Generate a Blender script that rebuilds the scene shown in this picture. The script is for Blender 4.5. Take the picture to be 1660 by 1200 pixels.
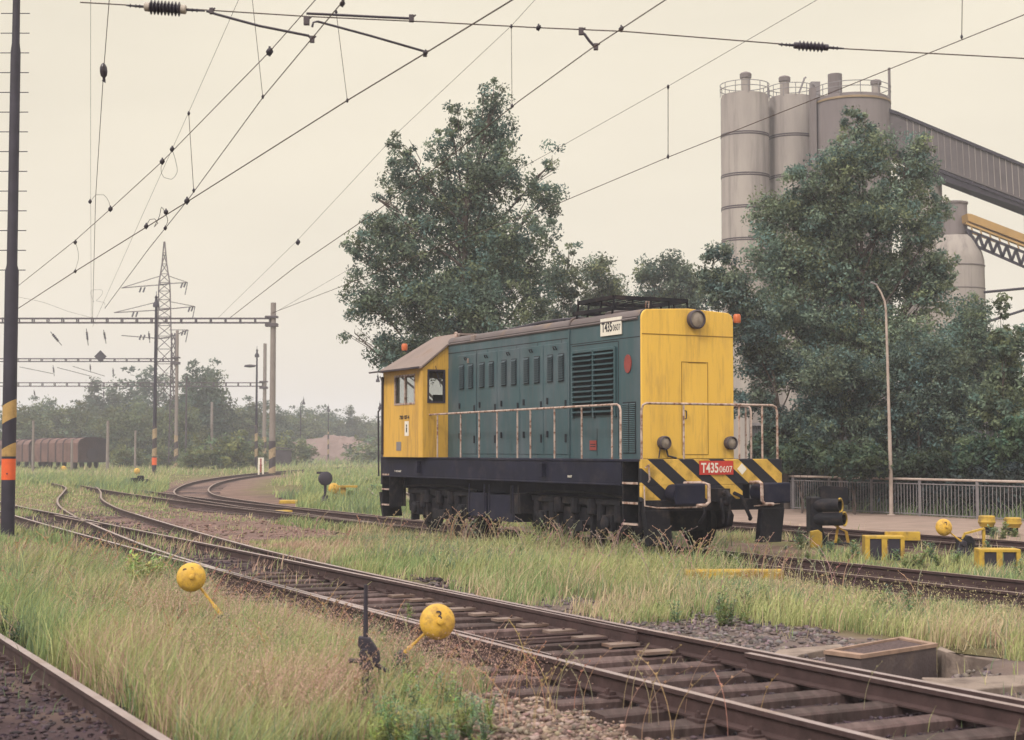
import bpy, bmesh, math, random
import numpy as np
from mathutils import Vector, Matrix
for o in list(bpy.data.objects): bpy.data.objects.remove(o)
SC = bpy.context.scene
COL = SC.collection
PI = math.pi
rnd = random.Random(7)
nr = np.random.default_rng(11)
# ------------------------------------------------------------------ camera, sky, sun, exposure
FPX = 2500.0; PITCH = math.atan(130/2500); CAMZ = 1.8
cam = bpy.data.objects.new('camera', bpy.data.cameras.new('camera')); COL.objects.link(cam)
cam.location = (0, 0, CAMZ); cam.rotation_euler = (PI/2 + PITCH, 0, 0)
cam.data.sensor_width = 36; cam.data.lens = 36*FPX/1660
cam.data.clip_start = 0.1; cam.data.clip_end = 6000
cam.data.dof.use_dof = True; cam.data.dof.focus_distance = 30; cam.data.dof.aperture_fstop = 3.5
SC.camera = cam
SUN_EL, SUN_AZ = math.radians(44), math.radians(214)   # azimuth from +Y, clockwise: behind the camera, to the left
W = bpy.data.worlds.new('World'); SC.world = W; W.use_nodes = True
nt = W.node_tree; nt.nodes.clear()
out = nt.nodes.new('ShaderNodeOutputWorld'); bg = nt.nodes.new('ShaderNodeBackground')
sky = nt.nodes.new('ShaderNodeTexSky'); sky.sky_type = 'NISHITA'; sky.sun_disc = False
sky.sun_elevation = SUN_EL; sky.sun_rotation = SUN_AZ
tc = nt.nodes.new('ShaderNodeTexCoord'); sep = nt.nodes.new('ShaderNodeSeparateXYZ')
nt.links.new(tc.outputs['Generated'], sep.inputs[0])
ramp = nt.nodes.new('ShaderNodeValToRGB')
el = ramp.color_ramp.elements
el[0].position = 0.0; el[0].color = (.89, .785, .60, 1)
el[1].position = 1.0; el[1].color = (2.2, 2.02, 1.86, 1)
e = el.new(.14); e.color = (.87, .782, .605, 1)
e = el.new(.30); e.color = (.87, .79, .62, 1)
e = el.new(.55); e.color = (1.6, 1.47, 1.26, 1)
nt.links.new(sep.outputs['Z'], ramp.inputs[0])
nz = nt.nodes.new('ShaderNodeTexNoise'); nz.inputs['Scale'].default_value = 2.2; nz.inputs['Detail'].default_value = 5
mp = nt.nodes.new('ShaderNodeMapping'); mp.inputs['Scale'].default_value = (1, 1, 3.5)
nt.links.new(tc.outputs['Generated'], mp.inputs[0]); nt.links.new(mp.outputs[0], nz.inputs['Vector'])
mr = nt.nodes.new('ShaderNodeMapRange'); mr.inputs['From Min'].default_value = .3; mr.inputs['From Max'].default_value = .7
mr.inputs['To Min'].default_value = 9.15; mr.inputs['To Max'].default_value = 10.75
nt.links.new(nz.outputs['Fac'], mr.inputs['Value'])
sc_ = nt.nodes.new('ShaderNodeVectorMath'); sc_.operation = 'SCALE'
nt.links.new(ramp.outputs[0], sc_.inputs[0]); nt.links.new(mr.outputs[0], sc_.inputs['Scale'])
mx = nt.nodes.new('ShaderNodeMix'); mx.data_type = 'RGBA'; mx.inputs[0].default_value = .97
nt.links.new(sky.outputs[0], mx.inputs[6]); nt.links.new(sc_.outputs[0], mx.inputs[7])
nt.links.new(mx.outputs[2], bg.inputs['Color']); bg.inputs['Strength'].default_value = .1045
nt.links.new(bg.outputs[0], out.inputs['Surface'])
sl = bpy.data.lights.new('sun', 'SUN'); sl.energy = 2.5; sl.angle = math.radians(11); sl.color = (1, .92, .82)
sun = bpy.data.objects.new('sun', sl); COL.objects.link(sun)
sd = Vector((math.sin(SUN_AZ)*math.cos(SUN_EL), math.cos(SUN_AZ)*math.cos(SUN_EL), math.sin(SUN_EL)))
sun.rotation_euler = sd.to_track_quat('Z', 'Y').to_euler()
SC.view_settings.view_transform = 'Standard'; SC.view_settings.look = 'None'
SC.view_settings.exposure = 0.0; SC.view_settings.gamma = 1.0
SC.render.engine = 'CYCLES'
SC.cycles.max_bounces = 5; SC.cycles.diffuse_bounces = 2; SC.cycles.glossy_bounces = 2
SC.cycles.transmission_bounces = 3; SC.cycles.transparent_max_bounces = 6; SC.cycles.volume_bounces = 1
# ------------------------------------------------------------------ pixel <-> world helpers
cP, sP = math.cos(PITCH), math.sin(PITCH)
def ray(px, py):
    a = (px-830)/FPX; b = (600-py)/FPX
    return a, cP-b*sP, sP+b*cP
def G(px, py, z=-.17):
    dx, dy, dz = ray(px, py); t = (z-CAMZ)/dz
    return Vector((dx*t, dy*t, z))
def D(px, py, Y):
    dx, dy, dz = ray(px, py); t = Y/dy
    return Vector((dx*t, Y, CAMZ+dz*t))
TH = math.radians(27.58)
DX, DY = -math.sin(TH), math.cos(TH); EX, EY = math.cos(TH), math.sin(TH)
def P(s, n, z=0.0): return Vector((DX*s+EX*n, DY*s+EY*n, z))
GZ = -.17
# ------------------------------------------------------------------ materials
def mat(name, col, rough=.7, var=.25, scale=3.0, bump=0.0, bscale=None, metal=0.0, col2=None, fac2=(.55, .7), scale2=2.0,
        stretch=None, attr=None, spec=.3, coord='Object', trans=0.0, streak=None, orand=None):
    m = bpy.data.materials.new(name); m.use_nodes = True; n = m.node_tree; b = n.nodes['Principled BSDF']
    b.inputs['Roughness'].default_value = rough; b.inputs['Metallic'].default_value = metal
    b.inputs['Specular IOR Level'].default_value = spec
    t = n.nodes.new('ShaderNodeTexCoord'); vec = t.outputs[coord]
    if stretch:
        mm = n.nodes.new('ShaderNodeMapping'); mm.inputs['Scale'].default_value = stretch
        n.links.new(vec, mm.inputs[0]); vec = mm.outputs[0]
    if attr:
        a = n.nodes.new('ShaderNodeAttribute'); a.attribute_name = attr; base = a.outputs['Color']
    else:
        r = n.nodes.new('ShaderNodeRGB'); r.outputs[0].default_value = (*col, 1); base = r.outputs[0]
    if col2:
        q = n.nodes.new('ShaderNodeTexNoise'); q.inputs['Scale'].default_value = scale2; q.inputs['Detail'].default_value = 7
        q.inputs['Roughness'].default_value = .65
        n.links.new(vec, q.inputs['Vector'])
        k = n.nodes.new('ShaderNodeMapRange'); k.inputs['From Min'].default_value = fac2[0]; k.inputs['From Max'].default_value = fac2[1]
        n.links.new(q.outputs['Fac'], k.inputs['Value'])
        x = n.nodes.new('ShaderNodeMix'); x.data_type = 'RGBA'; x.inputs[7].default_value = (*col2, 1)
        n.links.new(k.outputs[0], x.inputs[0]); n.links.new(base, x.inputs[6]); base = x.outputs[2]
    if var > 0:
        q = n.nodes.new('ShaderNodeTexNoise'); q.inputs['Scale'].default_value = scale; q.inputs['Detail'].default_value = 6
        n.links.new(vec, q.inputs['Vector'])
        k = n.nodes.new('ShaderNodeMapRange'); k.inputs['From Min'].default_value = .25; k.inputs['From Max'].default_value = .75
        k.inputs['To Min'].default_value = 1-var; k.inputs['To Max'].default_value = 1+var
        n.links.new(q.outputs['Fac'], k.inputs['Value'])
        x = n.nodes.new('ShaderNodeVectorMath'); x.operation = 'SCALE'
        n.links.new(base, x.inputs[0]); n.links.new(k.outputs[0], x.inputs['Scale']); base = x.outputs[0]
    if streak:
        sv = n.nodes.new('ShaderNodeMapping'); sv.inputs['Scale'].default_value = streak[2]; n.links.new(t.outputs['Object'], sv.inputs[0])
        q = n.nodes.new('ShaderNodeTexNoise'); q.inputs['Scale'].default_value = 1.0; q.inputs['Detail'].default_value = 8; q.inputs['Roughness'].default_value = .7
        n.links.new(sv.outputs[0], q.inputs['Vector'])
        k = n.nodes.new('ShaderNodeMapRange'); k.inputs['From Min'].default_value = .5; k.inputs['From Max'].default_value = .75; k.inputs['To Max'].default_value = streak[1]
        n.links.new(q.outputs['Fac'], k.inputs['Value'])
        x = n.nodes.new('ShaderNodeMix'); x.data_type = 'RGBA'; x.inputs[7].default_value = (*streak[0], 1)
        n.links.new(k.outputs[0], x.inputs[0]); n.links.new(base, x.inputs[6]); base = x.outputs[2]
    if orand:
        oi = n.nodes.new('ShaderNodeObjectInfo'); k = n.nodes.new('ShaderNodeMapRange'); k.inputs['To Min'].default_value = orand[0]; k.inputs['To Max'].default_value = orand[1]
        n.links.new(oi.outputs['Random'], k.inputs['Value']); x = n.nodes.new('ShaderNodeVectorMath'); x.operation = 'SCALE'
        n.links.new(base, x.inputs[0]); n.links.new(k.outputs[0], x.inputs['Scale']); base = x.outputs[0]
    n.links.new(base, b.inputs['Base Color'])
    if bump > 0:
        q = n.nodes.new('ShaderNodeTexNoise'); q.inputs['Scale'].default_value = bscale or scale*4; q.inputs['Detail'].default_value = 5
        n.links.new(vec, q.inputs['Vector'])
        u = n.nodes.new('ShaderNodeBump'); u.inputs['Strength'].default_value = bump; u.inputs['Distance'].default_value = .02
        n.links.new(q.outputs['Fac'], u.inputs['Height']); n.links.new(u.outputs[0], b.inputs['Normal'])
    if trans > 0:
        o = n.nodes['Material Output']; tr = n.nodes.new('ShaderNodeBsdfTranslucent'); ms = n.nodes.new('ShaderNodeMixShader')
        ms.inputs[0].default_value = trans; n.links.new(base, tr.inputs['Color'])
        n.links.new(b.outputs[0], ms.inputs[1]); n.links.new(tr.outputs[0], ms.inputs[2]); n.links.new(ms.outputs[0], o.inputs['Surface'])
    return m
def stripes(name, ca, cb, vec, period, phase=0.0, duty=.5):
    m = mat(name, ca, .6, .2, 4, col2=tuple(q*.45 for q in ca), fac2=(.48, .72), scale2=3.5); n = m.node_tree; b = n.nodes['Principled BSDF']
    src = b.inputs['Base Color'].links[0].from_node
    t = n.nodes.new('ShaderNodeTexCoord'); d = n.nodes.new('ShaderNodeVectorMath'); d.operation = 'DOT_PRODUCT'
    d.inputs[1].default_value = vec; n.links.new(t.outputs['Object'], d.inputs[0])
    a = n.nodes.new('ShaderNodeMath'); a.operation = 'MULTIPLY_ADD'; a.inputs[1].default_value = 1/period; a.inputs[2].default_value = phase+50
    n.links.new(d.outputs['Value'], a.inputs[0])
    f = n.nodes.new('ShaderNodeMath'); f.operation = 'FRACT'; n.links.new(a.outputs[0], f.inputs[0])
    g = n.nodes.new('ShaderNodeMath'); g.operation = 'GREATER_THAN'; g.inputs[1].default_value = duty; n.links.new(f.outputs[0], g.inputs[0])
    x = n.nodes.new('ShaderNodeMix'); x.data_type = 'RGBA'; x.inputs[7].default_value = (*cb, 1)
    n.links.new(g.outputs[0], x.inputs[0]); n.links.new(src.outputs[0], x.inputs[6]); n.links.new(x.outputs[2], b.inputs['Base Color'])
    return m
M = {}
M['loco_yellow'] = mat('loco_yellow', (.75, .47, .085), .55, .08, 1.3, col2=(.50, .31, .09), fac2=(.50, .82), scale2=1.6, stretch=(1, 1, .35), streak=((.28, .16, .07), .55, (9, 9, .9)), bump=.15, bscale=2.2)
M['cab_yellow'] = mat('cab_yellow', (.62, .37, .07), .55, .08, 1.3, col2=(.42, .24, .06), fac2=(.5, .8), scale2=1.8, stretch=(1, 1, .35), streak=((.2, .11, .06), .7, (9, 9, .9)), bump=.15, bscale=2.2)
M['loco_teal'] = mat('loco_teal', (.044, .088, .106), .5, .16, 1.6, col2=(.095, .118, .145), fac2=(.48, .72), scale2=1.2, stretch=(1, 1, .4), streak=((.09, .085, .095), .6, (7, 7, .7)), bump=.3, bscale=2.0)
M['loco_roof'] = mat('loco_roof', (.12, .10, .105), .7, .2, 1.5, col2=(.17, .12, .09), scale2=2.5)
M['cab_roof'] = mat('cab_roof', (.21, .165, .155), .75, .15, 2, col2=(.17, .12, .1), scale2=2)
M['frame_black'] = mat('frame_black', (.012, .013, .030), .6, .3, 2.5, col2=(.04, .034, .045), fac2=(.5, .8), scale2=3, spec=.15)
M['bogie_black'] = mat('bogie_black', (.006, .006, .012), .75, .35, 4, col2=(.05, .035, .03), fac2=(.5, .8), scale2=4, bump=.3)
M['gear_yellow'] = mat('gear_yellow', (.46, .30, .045), .6, .18, 5, col2=(.16, .11, .05), fac2=(.46, .66), scale2=4)
M['rim_rust'] = mat('rim_rust', (.26, .19, .12), .8, .2, 2)
M['louvre_dark'] = mat('louvre_dark', (.040, .062, .078), .6, .1, 5)
M['line_dark'] = mat('line_dark', (.02, .022, .03), .8, 0)
M['seam_yellow'] = mat('seam_yellow', (.26, .15, .03), .7, 0)
M['rail_paint'] = mat('rail_paint', (.42, .33, .30), .6, .25, 9, col2=(.18, .085, .06), fac2=(.48, .62), scale2=12)
M['lamp_paint'] = mat('lamp_paint', (.40, .33, .30), .65, .14, 4, col2=(.28, .2, .17), fac2=(.5, .75), scale2=3)
M['white_paint'] = mat('white_paint', (.72, .68, .62), .5, .1, 8)
M['red_paint'] = mat('red_paint', (.48, .045, .035), .45, .12, 6)
M['red_dull'] = mat('red_dull', (.25, .05, .045), .6, .15, 8)
M['text_dark'] = mat('text_dark', (.02, .018, .03), .6, 0)
M['lamp_glass'] = mat('lamp_glass', (.24, .20, .17), .18, .25, 12, spec=.6)
M['glass'] = mat('glass', (.045, .05, .055), .06, .05, 2, spec=.8)
M['glass_light'] = mat('glass_light', (.42, .42, .40), .1, .12, 2, spec=.6)
g_ = bpy.data.materials.new('clear_glass'); g_.use_nodes = True; gn = g_.node_tree; gb = gn.nodes['Principled BSDF']; gb.inputs['Base Color'].default_value = (.05, .05, .05, 1); gb.inputs['Roughness'].default_value = .08
gt = gn.nodes.new('ShaderNodeBsdfTransparent'); gt.inputs['Color'].default_value = (.86, .88, .86, 1); gm = gn.nodes.new('ShaderNodeMixShader'); gm.inputs[0].default_value = .2
gn.links.new(gt.outputs[0], gm.inputs[1]); gn.links.new(gb.outputs[0], gm.inputs[2]); gn.links.new(gm.outputs[0], gn.nodes['Material Output'].inputs['Surface']); M['clear_glass'] = g_
M['orange_lamp'] = mat('orange_lamp', (.50, .13, .05), .35, .05)
M['buffer_yellow'] = mat('buffer_yellow', (.80, .50, .05), .5, .08, 3)
M['hazard'] = stripes('hazard', (.60, .38, .08), (.014, .014, .024), (0, -1, 1.28), .625, .30, .5)
M['rail_side'] = mat('rail_side', (.058, .035, .036), .8, .3, 6, bump=.3)
M['rail_top'] = mat('rail_top', (.36, .295, .30), .42, .18, 4, metal=.45, col2=(.25, .17, .14), fac2=(.5, .75), scale2=1.3)
M['rail_top_dull'] = mat('rail_top_dull', (.24, .18, .16), .45, .2, 4, metal=.2, col2=(.13, .075, .055), fac2=(.45, .7), scale2=1.8)
M['sleeper'] = mat('sleeper', (.092, .060, .060), .85, .5, 2.5, bump=.6, bscale=9, col2=(.15, .108, .105), fac2=(.5, .75), scale2=3, coord='Object', stretch=(3.5, .5, 1), orand=(.45, 1.15))
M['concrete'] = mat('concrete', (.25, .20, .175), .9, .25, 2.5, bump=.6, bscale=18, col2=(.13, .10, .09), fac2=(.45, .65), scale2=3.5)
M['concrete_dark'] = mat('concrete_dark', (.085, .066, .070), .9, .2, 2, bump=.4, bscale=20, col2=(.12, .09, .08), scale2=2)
M['mast_concrete'] = mat('mast_concrete', (.22, .19, .18), .9, .15, 1.5, bump=.2, bscale=20)
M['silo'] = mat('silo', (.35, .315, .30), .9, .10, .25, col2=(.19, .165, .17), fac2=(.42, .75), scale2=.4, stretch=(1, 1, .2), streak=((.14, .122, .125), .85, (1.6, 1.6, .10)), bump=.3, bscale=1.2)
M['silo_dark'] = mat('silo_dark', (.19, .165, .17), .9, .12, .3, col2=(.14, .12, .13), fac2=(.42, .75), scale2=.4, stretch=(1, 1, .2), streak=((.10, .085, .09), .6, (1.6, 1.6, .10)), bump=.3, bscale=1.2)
M['gallery'] = mat('gallery', (.125, .11, .12), .85, .15, .4, col2=(.085, .075, .085), fac2=(.42, .7), scale2=.8, streak=((.18, .16, .16), .5, (1.2, 1.2, .25)))
M['steel_dark'] = mat('steel_dark', (.035, .03, .045), .6, .2, 3)
M['steel_grey'] = mat('steel_grey', (.075, .062, .075), .6, .2, 3)
M['pylon_steel'] = mat('pylon_steel', (.075, .055, .055), .7, .2, 3)
M['mast_black'] = mat('mast_black', (.028, .024, .04), .55, .25, 4)
M['wire'] = mat('wire', (.06, .035, .03), .6, .1, 3)
M['wire_dark'] = mat('wire_dark', (.03, .025, .035), .6, .1, 3)
M['insul'] = mat('insul', (.035, .028, .045), .3, .1, 3, spec=.5)
M['insul_cap'] = mat('insul_cap', (.36, .32, .29), .6, .2, 6)
M['weight_yellow'] = mat('weight_yellow', (.62, .38, .06), .55, .12, 4, col2=(.34, .19, .06), fac2=(.50, .72), scale2=5, bump=.35, bscale=14, streak=((.12, .07, .05), .8, (16, 16, 16)))
M['conveyor_yellow'] = mat('conveyor_yellow', (.40, .25, .10), .7, .15, 1)
M['galv'] = mat('galv', (.21, .195, .21), .55, .15, 5, metal=.1)
M['wagon_rust'] = mat('wagon_rust', (.15, .085, .075), .8, .22, .7, col2=(.09, .05, .05), fac2=(.45, .7), scale2=1.2)
M['wagon_dark'] = mat('wagon_dark', (.045, .035, .045), .8, .3, 1)
M['orange_band'] = mat('orange_band', (.72, .12, .035), .6, .08, 8)
M['bark'] = mat('bark', (.085, .066, .06), .9, .3, 3, bump=.5)
M['bark_pale'] = mat('bark_pale', (.24, .19, .165), .9, .25, 3, bump=.3)
M['leaf'] = mat('leaf', (0, 0, 0), .6, .14, .8, attr='tint', trans=.34, spec=.2)
M['grass'] = mat('grass', (0, 0, 0), .7, 0, attr='tint', trans=.25, spec=.1)
M['stone'] = mat('stone', (0, 0, 0), .9, .2, 20, attr='tint', spec=.1)
M['ground'] = mat('ground', (0, 0, 0), .95, .35, 2.2, bump=.9, bscale=14, attr='tint', spec=.05)
M['mound'] = mat('mound', (.19, .135, .125), .95, .25, .15, bump=.5, bscale=1)
M['wall_sheet'] = mat('wall_sheet', (.085, .085, .095), .7, .15, .3, stretch=(1, 1, .3))
M['paving'] = mat('paving', (.235, .175, .15), .95, .2, 1.5, bump=.3, bscale=20)
M['pylon_hz'] = stripes('pylon_hz', (.55, .36, .14), (.028, .024, .04), (.35, 0, 1), 1.3, .1)
M['mast_hz'] = stripes('mast_hz', (.42, .27, .10), (.028, .024, .04), (-.55, 0, 1), .98, .32, .42)
# ------------------------------------------------------------------ mesh builder
class MB:
    def __init__(s): s.v = []; s.f = []; s.m = []
    def add(s, vs, fs, mi=0):
        o = len(s.v); s.v += [tuple(v) for v in vs]; s.f += [tuple(i+o for i in f) for f in fs]; s.m += [mi]*len(fs); return s
    def box(s, x0, x1, y0, y1, z0, z1, mi=0):
        vs = [(x0,y0,z0),(x1,y0,z0),(x1,y1,z0),(x0,y1,z0),(x0,y0,z1),(x1,y0,z1),(x1,y1,z1),(x0,y1,z1)]
        return s.add(vs, [(3,2,1,0),(4,5,6,7),(0,1,5,4),(1,2,6,5),(2,3,7,6),(3,0,4,7)], mi)
    def obox(s, c, ax, ay, az, mi=0):      # oriented box from centre and three half-extent vectors
        c, ax, ay, az = map(Vector, (c, ax, ay, az))
        vs = [c+ax*i+ay*j+az*k for k in (-1,1) for (i,j) in ((-1,-1),(1,-1),(1,1),(-1,1))]
        return s.add(vs, [(3,2,1,0),(4,5,6,7),(0,1,5,4),(1,2,6,5),(2,3,7,6),(3,0,4,7)], mi)
    def beam(s, a, b, w, h=None, mi=0):
        a, b = Vector(a), Vector(b); d = (b-a); L = d.length
        if L < 1e-6: return s
        d.normalize(); up = Vector((0,0,1)) if abs(d.z) < .95 else Vector((0,1,0))
        x = d.cross(up).normalized(); y = x.cross(d)
        return s.obox((a+b)/2, d*L/2, x*w/2, y*(h or w)/2, mi)
    def prism(s, poly, axis, a, b, mi=0):   # poly in the two other axes
        n = len(poly); vs = []
        for t in (a, b):
            for p in poly:
                vs.append({'x': (t,p[0],p[1]), 'y': (p[0],t,p[1]), 'z': (p[0],p[1],t)}[axis])
        fs = [tuple(range(n))[::-1], tuple(range(n,2*n))]+[(i,(i+1)%n,n+(i+1)%n,n+i) for i in range(n)]
        return s.add(vs, fs, mi)
    def tube(s, pts, r, n=8, mi=0, caps=True):
        pts = [Vector(p) for p in pts]; rs = r if isinstance(r, (list, tuple)) else [r]*len(pts)
        vs = []; fs = []; ref = None
        for i, p in enumerate(pts):
            d = (pts[min(i+1,len(pts)-1)]-pts[max(i-1,0)]).normalized()
            if ref is None: ref = Vector((0,0,1)) if abs(d.z) < .9 else Vector((1,0,0))
            x = d.cross(ref)
            if x.length < 1e-4: x = d.cross(Vector((0,1,.1)))
            x.normalize(); y = d.cross(x); ref = x.cross(d) if x.cross(d).length > .1 else ref
            for k in range(n):
                a = 2*PI*k/n; vs.append(p+x*math.cos(a)*rs[i]+y*math.sin(a)*rs[i])
        for i in range(len(pts)-1):
            for k in range(n):
                fs.append((i*n+k, i*n+(k+1)%n, (i+1)*n+(k+1)%n, (i+1)*n+k))
        if caps: fs += [tuple(range(n))[::-1], tuple(range((len(pts)-1)*n, len(pts)*n))]
        return s.add(vs, fs, mi)
    def lathe(s, prof, origin=(0,0,0), axis=(0,0,1), n=16, mi=0):   # prof: (radius, height)
        axis = Vector(axis).normalized(); o = Vector(origin)
        t = Vector((1,0,0)) if abs(axis.x) < .9 else Vector((0,1,0)); x = axis.cross(t).normalized(); y = axis.cross(x)
        vs = []; fs = []
        for (r, h) in prof:
            for k in range(n):
                a = 2*PI*k/n; vs.append(o+axis*h+(x*math.cos(a)+y*math.sin(a))*max(r, 1e-4))
        for i in range(len(prof)-1):
            for k in range(n): fs.append((i*n+k, i*n+(k+1)%n, (i+1)*n+(k+1)%n, (i+1)*n+k))
        fs += [tuple(range(n))[::-1], tuple(range((len(prof)-1)*n, len(prof)*n))]
        return s.add(vs, fs, mi)
    def build(s, name, mats, parent=None, smooth=False, bevel=0, loc=None, rotz=0, seg=2):
        me = bpy.data.meshes.new(name); me.from_pydata(s.v, [], s.f)
        for m in (mats if isinstance(mats, (list, tuple)) else [mats]): me.materials.append(M[m] if isinstance(m, str) else m)
        me.polygons.foreach_set('material_index', s.m); me.update()
        bm = bmesh.new(); bm.from_mesh(me); bmesh.ops.recalc_face_normals(bm, faces=bm.faces); bm.to_mesh(me); bm.free()
        if smooth:
            me.shade_smooth()
            me.set_sharp_from_angle(angle=math.radians(38))
        o = bpy.data.objects.new(name, me); COL.objects.link(o)
        if parent is not None: o.parent = parent
        if loc is not None: o.location = loc
        o.rotation_euler.z = rotz
        if bevel:
            b = o.modifiers.new('bevel', 'BEVEL'); b.width = bevel; b.segments = seg; b.limit_method = 'ANGLE'; b.angle_limit = math.radians(40)
        return o
def tag(o, label=None, cat=None, group=None, kind=None):
    if label: o['label'] = label
    if cat: o['category'] = cat
    if group: o['group'] = group
    if kind: o['kind'] = kind
    return o
def thing(name, label, cat, loc=(0,0,0), rotz=0, group=None, kind=None):
    o = bpy.data.objects.new(name, None); COL.objects.link(o); o.location = loc; o.rotation_euler.z = rotz; o.empty_display_size = .3
    return tag(o, label, cat, group, kind)
def copy_tree(o, parent=None):
    c = o.copy(); COL.objects.link(c); c.parent = parent
    for ch in list(o.children): copy_tree(ch, c)
    return c
def text(name, s, size, m, parent, origin, xdir, zdir, bold=0.0, sx=1.0, width=None):
    cu = bpy.data.curves.new('t', 'FONT'); cu.body = s; cu.size = size; cu.extrude = .002; cu.offset = bold
    to = bpy.data.objects.new('t', cu); COL.objects.link(to)
    bpy.context.view_layer.update()
    me = bpy.data.meshes.new_from_object(to.evaluated_get(bpy.context.evaluated_depsgraph_get()))
    bpy.data.objects.remove(to); me.materials.clear(); me.materials.append(M[m])
    if width:
        xs_ = [v.co.x for v in me.vertices]; sx = width/(max(xs_)-min(xs_))
    X = Vector(xdir).normalized(); Z = Vector(zdir).normalized(); N = X.cross(Z)
    mt = Matrix(((X.x*sx, Z.x, N.x, origin[0]), (X.y*sx, Z.y, N.y, origin[1]), (X.z*sx, Z.z, N.z, origin[2]), (0,0,0,1)))
    me.transform(mt)
    o = bpy.data.objects.new(name, me); COL.objects.link(o); o.parent = parent
    return o
# numpy mesh from big arrays; tint is per-face colour
def np_mesh(name, V, F, tint, material, parent=None, attr_domain='FACE'):
    me = bpy.data.meshes.new(name); k = F.shape[1]
    me.vertices.add(len(V)); me.vertices.foreach_set('co', V.astype(np.float32).ravel())
    me.loops.add(F.size); me.loops.foreach_set('vertex_index', F.astype(np.int32).ravel())
    me.polygons.add(len(F)); me.polygons.foreach_set('loop_start', np.arange(0, F.size, k, dtype=np.int32))
    me.polygons.foreach_set('loop_total', np.full(len(F), k, np.int32)); me.update(calc_edges=True)
    a = me.attributes.new('tint', 'FLOAT_COLOR', attr_domain)
    c = np.ones((len(tint), 4), np.float32); c[:, :3] = tint; a.data.foreach_set('color', c.ravel())
    me.materials.append(M[material]); me.validate()
    o = bpy.data.objects.new(name, me); COL.objects.link(o)
    if parent is not None: o.parent = parent
    return o
def vnoise(x, y, seed=0):
    def h(i, j): 
        q = np.sin(i*127.1+j*311.7+seed*74.7)*43758.5453; return q-np.floor(q)
    i, j = np.floor(x), np.floor(y); fx, fy = x-i, y-j; fx = fx*fx*(3-2*fx); fy = fy*fy*(3-2*fy)
    return (h(i,j)*(1-fx)+h(i+1,j)*fx)*(1-fy)+(h(i,j+1)*(1-fx)+h(i+1,j+1)*fx)*fy
def fbm(x, y, seed=0): return (vnoise(x,y,seed)*.5+vnoise(x*2.1,y*2.1,seed+3)*.3+vnoise(x*4.3,y*4.3,seed+7)*.2)
#PART2
# ------------------------------------------------------------------ ground
def pick_mask(x, a, b, w=.4): return np.clip((x-a)/w+.5, 0, 1)*np.clip((b-x)/w+.5, 0, 1)
def zone_colour(s, n):
    c = np.zeros(s.shape+(3,)); c[:] = (.135, .125, .062); curve_d = np.full(s.shape, 99.)
    XX_, YY_ = DX*s+EX*n, DY*s+EY*n
    for q in ((-4.8,42.6),(-6.8,47),(-8.6,51.3),(-10.9,57),(-12.9,63),(-14.7,71),(-16.1,79),(-17.3,87),(-18.2,96),(-18.9,106),(-19.4,117)): curve_d = np.minimum(curve_d, np.hypot((XX_-q[0]), (YY_-q[1])*.45))
    def lay(mask, col):
        nonlocal c
        mask = np.clip(mask, 0, 1)[..., None]; c = c*(1-mask)+np.array(col)*mask
    w = fbm(s*.35, n*.35, 1)-.5; w2 = fbm(s*1.3, n*1.3, 5)-.5
    nn = n+w*1.2
    lay(pick_mask(nn, -3, 3.6), (.062, .043, .048))
    lay(pick_mask(s, -20, 13.5+0*s, 1)*pick_mask(nn, 3.4, 6.2), (.20, .145, .125))
    lay(pick_mask(nn, 6.0, 9.3)*pick_mask(s, -20, 55, 8), (.046, .033, .040))
    lay(pick_mask(nn, 9.2, 10.6)*pick_mask(s, -20, 20, 6), (.15, .12, .115))
    lay(pick_mask(nn, 9.4, 14.4)*pick_mask(s+w*8, 27, 58, 5), (.175, .118, .112))
    lay(pick_mask(nn, 13.9, 17.3)*pick_mask(s, -20, 64, 4), (.12, .078, .068))
    lay(pick_mask(curve_d, -1, 3.0, 1), (.17, .115, .10))
    lay(pick_mask(nn, 17, 19.5)*pick_mask(s+w*6, 24, 46, 3), (.19, .13, .11))
    lay(pick_mask(nn, 20.8, 24.9)*pick_mask(s, -20, 66, 4), (.115, .080, .070))
    lay(pick_mask(n, 31.5, 80, 1)*pick_mask(s, -40, 60, 5), (.05, .052, .03))
    lay(np.clip((w2+.0)*2.2, 0, .5), (.14, .10, .085))
    return c
def axis_pts(a, b, step, far0, far1, g=1.16):
    mid = list(np.arange(a, b+1e-6, step)); lo = []; hi = []
    t, d = a, step
    while t > far0: d *= g; t -= d; lo.append(max(t, far0))
    t, d = mid[-1], step
    while t < far1: d *= g; t += d; hi.append(min(t, far1))
    return np.array(lo[::-1]+mid+hi)
gx = axis_pts(-14, 14, .16, -700, 700); gy = axis_pts(4, 48, .16, -60, 1500)
XX, YY = np.meshgrid(gx, gy, indexing='xy')
SS = DX*XX+DY*YY; NN = EX*XX+EY*YY
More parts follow.
